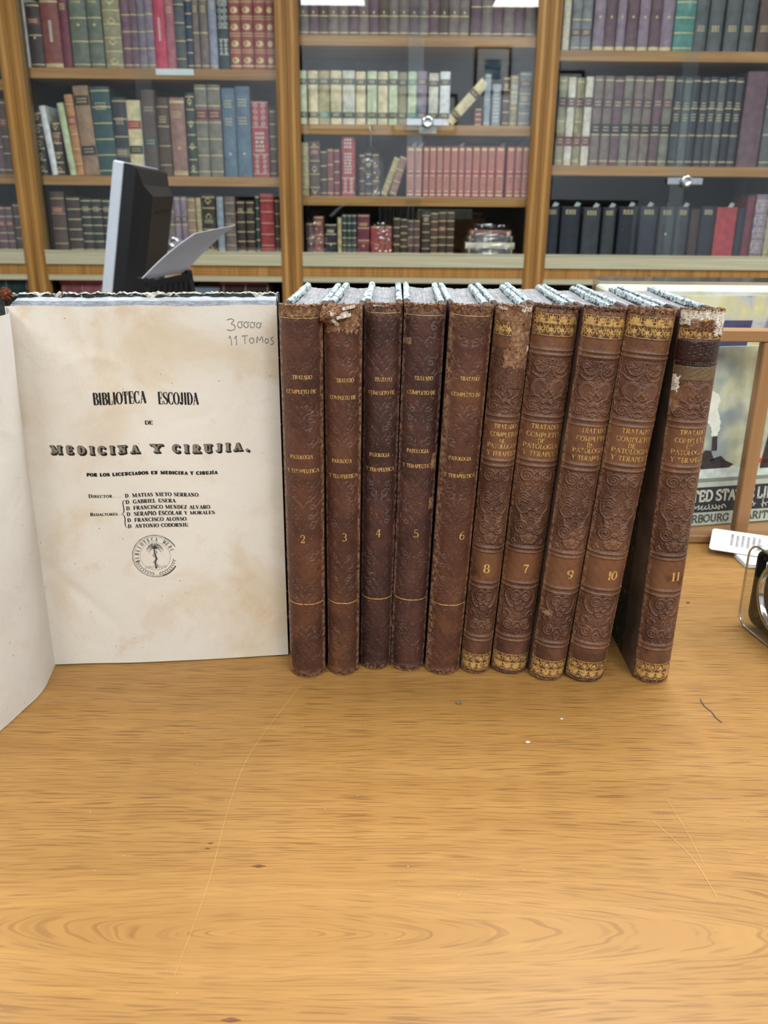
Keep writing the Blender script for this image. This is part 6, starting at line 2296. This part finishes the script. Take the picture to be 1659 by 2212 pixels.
def sans(s, x0, x1, y, h, wd):
    """plain grotesque capitals: both stroke weights equal, no serifs"""
    adv = [(ch, G.get(ch, G[' '])[0]) for ch in s]
    tot = sum(a for _, a in adv)
    sx = (x1 - x0) / tot
    out, x = [], x0
    for ch, w_ in adv:
        out += [tuple((a + x, b + y) for a, b in q) for q in glyph_quads(ch, sx, h, wd, wd, wd * .5)]
        x += w_ * sx
    return out


SP = lambda a, b: (X0 + a, -0.0007, b)
b_ = MB()
for w_, xa_, xb_ in (('UNITED', .0465, .0855), ('STATES', .0886, .1258), ('LINES', .1285, .1580)):
    lay(b_, sans(w_, xa_, xb_, .0222, .0090, .0019), SP)
b_.build('poster_title', M_LETP, PO)
b_ = MB()
# flowing script line
for (xs, xe, seed) in ((.068, .100, 1), (.1215, .1285, 2), (.134, .175, 3)):
    n = int((xe - xs) / .0006)
    pts = []
    for k in range(n + 1):
        u = k / n
        amp = .0018 + .0012 * nz(k * .35, seed, seed)
        if k < 5:
            amp *= 2
        pts.append((xs + (xe - xs) * u + .0012 * math.sin(k * 1.15), .0160 + amp * math.sin(k * 1.05 + seed) + (.003 if k in (3, 4, n // 2) else 0)))
    pts = smooth_path(pts, 2)
    lay(b_, qstroke(pts, [.0005 + .0005 * abs(math.sin(i * .4)) for i in range(len(pts))]), SP)
b_.build('script_line', M_LETP, PO)
b_ = MB()
for w_, xa_, xb_ in (('CHERBOURG', .0495, .1038), ('MARITIME', .1112, .160)):
    lay(b_, sans(w_, xa_, xb_, .0030, .0062, .0013), SP)
b_.build('port_name', M_DARKLETP, PO)

# second print behind it: a travel print with a broad white diagonal
PM2 = Matrix.Translation((0.262, YR + 0.043, TZ + 0.0075)) @ Matrix.Rotation(R(5), 4, 'Z') @ Matrix.Rotation(-R(3), 4, 'X')
P2 = empty('poster', (0, 0, 0), 'pale yellow and violet print with white slanted bands, behind the shipping poster', 'poster', None, PM2)
t = NT('blurry_travel_print')
n1 = t.noise(t.coord((1, 1, 1)), 20, 3, 0.6, 0.8)
t.base(t.ramp(n1, [(0.33, '#5b5a78'), (0.45, '#b9b9bd'), (0.55, '#cfc98f'), (0.7, '#e0e2da')]))
t.set(0.4)
H2 = 0.1925
MB().box(-0.05, 0.2, 0.0, 0.002, 0, H2).build('sheet', t.m, P2)
b_ = MB()
b_.add([(-0.05, -.0004, .140), (0.12, -.0004, .098), (0.12, -.0004, .122), (-0.05, -.0004, .160)], [(0, 1, 2, 3)])
b_.add([(0.0, -.0004, .128), (0.14, -.0004, .080), (0.14, -.0004, .098), (0.0, -.0004, .136)], [(0, 1, 2, 3)])
b_.build('white_bands', simple('#dfe4e6', 0.4, 0, 0.05, 80, 'print_white_band'), P2)
b_ = MB()
b_.add([(0.022, -.0004, .150), (0.052, -.0004, .148), (0.055, -.0004, .172), (0.030, -.0004, .172)], [(0, 1, 2, 3)])
b_.add([(0.020, -.0004, .132), (0.030, -.0004, .130), (0.034, -.0004, .146), (0.024, -.0004, .147)], [(0, 1, 2, 3)])
b_.build('violet_shape', simple('#4a4766', 0.4, 0, 0.15, 80, 'print_violet'), P2)
# third: sleeve of prints in clear plastic rising above the rail
PM3 = Matrix.Translation((0.262, YR + 0.078, TZ + 0.0075))
P3 = empty('print_bundle', (0, 0, 0), 'bundle of pale yellow prints in a clear plastic sleeve above the top rail', 'prints', None, PM3)
t = NT('pale_yellow_prints')
n1 = t.noise(t.coord((1, 1, 1)), 30, 3, 0.6)
t.base(t.ramp(n1, [(0.35, '#c9c998'), (0.5, '#dfe2cd'), (0.65, '#eef0ea')]))
MB().bbox(-0.07, 0.26, 0.0, 0.040, 0.0, 0.1955, 0.002).build('prints', t.m, P3)
b_ = MB()


def slv(u, v):
    a_ = u * 2 * math.pi
    x = math.copysign(abs(math.cos(a_)) ** .2, math.cos(a_)) * .170 + .095
    y = math.copysign(abs(math.sin(a_)) ** .4, math.sin(a_)) * .0235 + .020
    z = .0005 + .2015 * v
    n = .0012 * nz(u * 41, v * 13, 3)
    return (x, y + n * (1 if v > .1 else 0), z + (.002 * nz(u * 25, 1, 5) if v > .9 else 0))


b_.grid(slv, 90, 20)
b_.add([(-.075, -.0035, .202), (.265, -.0035, .202), (.265, .0435, .202), (-.075, .0435, .202)], [(0, 1, 2, 3)])
b_.build('plastic_sleeve', M_PLASTIC, P3)

# ------------------------------------------------------------------ white printed cards
M_CARD = simple('#eef2f4', 0.55, 0, 0.02, 60, 'white_card')
M_CARDINK = simple('#a39b9d', 0.6, 0, 0.2, 300, 'card_print')
M_CARDINK2 = simple('#7d8a84', 0.6, 0, 0.2, 300, 'card_print_dark')


def card(corner, dx, wx, L, Wd, z, label, n=1, printed=False, rise=0.0):
    o_ = Vector((corner[0], corner[1], TZ + z))
    ex = Vector((dx[0], dx[1], 0)).normalized()
    ey = Vector((-ex.y, ex.x, 0))
    root = empty('printed_card', o_, label, 'card', 'white cards on the table by the acrylic box')
    mb = MB()
    f = lambda a, b, z_: (ex * a + ey * b * math.cos(rise) + Vector((0, 0, z_ + b * math.sin(rise))))[:]
    c_ = 0.0018
    poly = [(c_, 0), (L - c_, 0), (L, c_), (L, Wd - c_), (L - c_, Wd), (c_, Wd), (0, Wd - c_), (0, c_)]
    for k in range(n):
        mb.prism([(a + 0.0006 * (k % 2), b - 0.0005 * (k % 3)) for a, b in poly], 0.0005 + k * 0.0006, 0.0005 + k * 0.0006 + 0.0005, fn=f)
    mb.build('card_stock', M_CARD, root)
    zt_ = 0.0005 + n * 0.0006 + 0.00015
    if printed:
        p_ = MB()
        rr = random.Random(2)
        for k in range(6):
            x = 0.0155 + k * 0.0042
            m_ = 5 + (k % 3)
            y0_ = Wd * (.30 - .03 * (k % 2))
            for e in range(m_):
                y = y0_ + e * 0.0032
                if y + .0026 < Wd - .004:
                    p_.add([f(x, y, zt_), f(x + .0021, y, zt_), f(x + .0021, y + .0026, zt_), f(x, y + .0026, zt_)], [(0, 1, 2, 3)])
        p_.build('printed_lines', M_CARDINK, root)
        p_ = MB()
        for k in range(9):
            y = Wd * .22 + k * Wd * .064
            q = qstroke([(0.0475, y), (0.0508, y + .0012 * (k % 2))], [.0011, .0011]) + qstroke([(0.0475, y + .0008), (0.0508, y + .0016)], [.0006, .0006])
            lay(p_, q, lambda a, b: f(a, b, zt_))
        p_.build('printed_code', M_CARDINK2, root)
        p_ = MB()
        for k in range(7):
            p_.add([f(.0555 + k * .0022, Wd - .0085, zt_), f(.0567 + k * .0022, Wd - .0085, zt_), f(.0567 + k * .0022, Wd - .0068, zt_), f(.0555 + k * .0022, Wd - .0068, zt_)], [(0, 1, 2, 3)])
        for k in range(3):
            for e in range(3):
                p_.add([f(.058 + k * .0038, .006 + e * .0032, zt_), f(.0603 + k * .0038, .006 + e * .0032, zt_), f(.0603 + k * .0038, .0083 + e * .0032, zt_), f(.058 + k * .0038, .0083 + e * .0032, zt_)], [(0, 1, 2, 3)])
        p_.build('printed_dots', M_CARDINK, root)
    return root


ca, cb = at(1524, 1188, 0.668), at(1603, 1228, 0.634)
card((0.2893, 0.6335), (0.985, 0.03), 0, 0.07, 0.026, 0.0, 'stack of small white cards under the printed card', 6)
card((0.2693, 0.6625), (0.915, -0.40), 0, 0.085, 0.0290, 0.0042, 'printed white card lying on top of the small card stack', 1, True, R(17))

# ------------------------------------------------------------------ clear acrylic box with black works
q0, q1 = Vector((0.2480, 0.5300, 0)), Vector((0.2530, 0.5050, 0))
ex = (q1 - q0).normalized()                   # along the visible face, towards the viewer
ez = Vector((0, 0, 1))
en = Vector((ex.y, -ex.x, 0))                 # outward normal of that face, to the left
if en.x > 0:
    en = -en
BXM = Matrix((ex.to_4d(), ez.to_4d(), en.to_4d(), Vector((0, 0, 0, 1)))).transposed()
for i in range(3):
    BXM[3][i] = 0
BXM = Matrix.Translation((q0.x, q0.y, TZ + 0.0006)) @ BXM
BX = empty('acrylic_box', (0, 0, 0), 'clear acrylic box with round black works at the right edge', 'box', None, BXM)
BL_, BHt, BDp = 0.064, 0.0605, 0.036          # along face, height, depth (behind the face)


def rrect(x0, x1, y0, y1, r, n=8):
    pts = []
    for (cx, cy, a0) in ((x1 - r, y0 + r, -90), (x1 - r, y1 - r, 0), (x0 + r, y1 - r, 90), (x0 + r, y0 + r, 180)):
        pts += [(cx + r * math.cos(R(a0 + 90 * k / n)), cy + r * math.sin(R(a0 + 90 * k / n))) for k in range(n + 1)]
    return pts


def frame_ring(mb, outer, inner, z0, z1):
    n = len(outer)
    vs = [(a, b, z0) for a, b in outer] + [(a, b, z1) for a, b in outer] + [(a, b, z0) for a, b in inner] + [(a, b, z1) for a, b in inner]
    fs = []
    for i in range(n):
        j = (i + 1) % n
        fs += [(i, j, n + j, n + i), (2 * n + j, 2 * n + i, 3 * n + i, 3 * n + j), (n + i, n + j, 3 * n + j, 3 * n + i), (j, i, 2 * n + i, 2 * n + j)]
    mb.add(vs, fs)


x0b, x1b = -0.010, -0.010 + BL_
mb = MB()
frame_ring(mb, rrect(x0b, x1b, 0, BHt, 0.010), rrect(x0b + .0028, x1b - .0028, .0028, BHt - .0028, 0.0078), -BDp, 0.0)
mb.build('clear_shell', M_ACRYLIC, BX, False)
mb = MB()
mb.prism(rrect(x0b + .0004, x1b - .0004, .0004, BHt - .0004, 0.0096), -.0042, -.0012)
mb.build('clear_front', M_ACRYLIC, BX)
mb = MB()
for zz in (-.0006, -BDp + .0006):
    ri = rrect(x0b + .0006, x1b - .0006, .0006, BHt - .0006, .0096)
    mb.tube([(a, b, zz) for a, b in ri] + [(ri[0][0], ri[0][1], zz)], .0007, 6)
mb.build('bright_rims', M_CHROME, BX, True)
mb = MB()
frame_ring(mb, rrect(x0b + .0033, x1b - .0033, .0033, BHt - .0033, .0075), rrect(x0b + .0052, x1b - .0052, .0052, BHt - .0052, .006), -.012, -.0055)
mb.build('dark_gasket', M_BLACKPL, BX)
mb = MB()
mb.prism(rrect(x0b + .0053, x1b - .0053, .0053, BHt - .0053, .006), -.030, -.0125)
mb.build('grey_plate', simple('#9a9288', 0.4, 0.0, 0.1, 60, 'grey_plate'), BX)
ccx, ccy = (x0b + x1b) / 2, BHt / 2
Mc = Matrix.Translation((ccx, ccy, -.0124))
MB().lathe([(.0262, 0), (.0262, .004), (.0250, .0062), (.0236, .0045), (.0230, 0)], 48, M=Mc).build('clear_ring', M_CHROME, BX, True)
MB().lathe([(.0228, 0), (.0228, .0022), (.0210, .003), (.006, .0036), (.001, .0038)], 48, M=Mc).build('black_dial', simple('#0c0e16', 0.3, 0, 0.1, 50, 'black_dial'), BX, True)
for (sx_, sy_) in ((x0b + .0088, .0088), (x0b + .0088, BHt - .0088), (x1b - .0088, .0088), (x1b - .0088, BHt - .0088)):
    MB().lathe([(.0030, 0), (.0030, .0040), (.0022, .0052), (.0008, .0055)], 16, M=Matrix.Translation((sx_, sy_, -.0124))).build('screw', simple('#0b0b0c', 0.2, 0, 0.05, 40, 'black_screw'), BX, True)

bpy.context.view_layer.update()
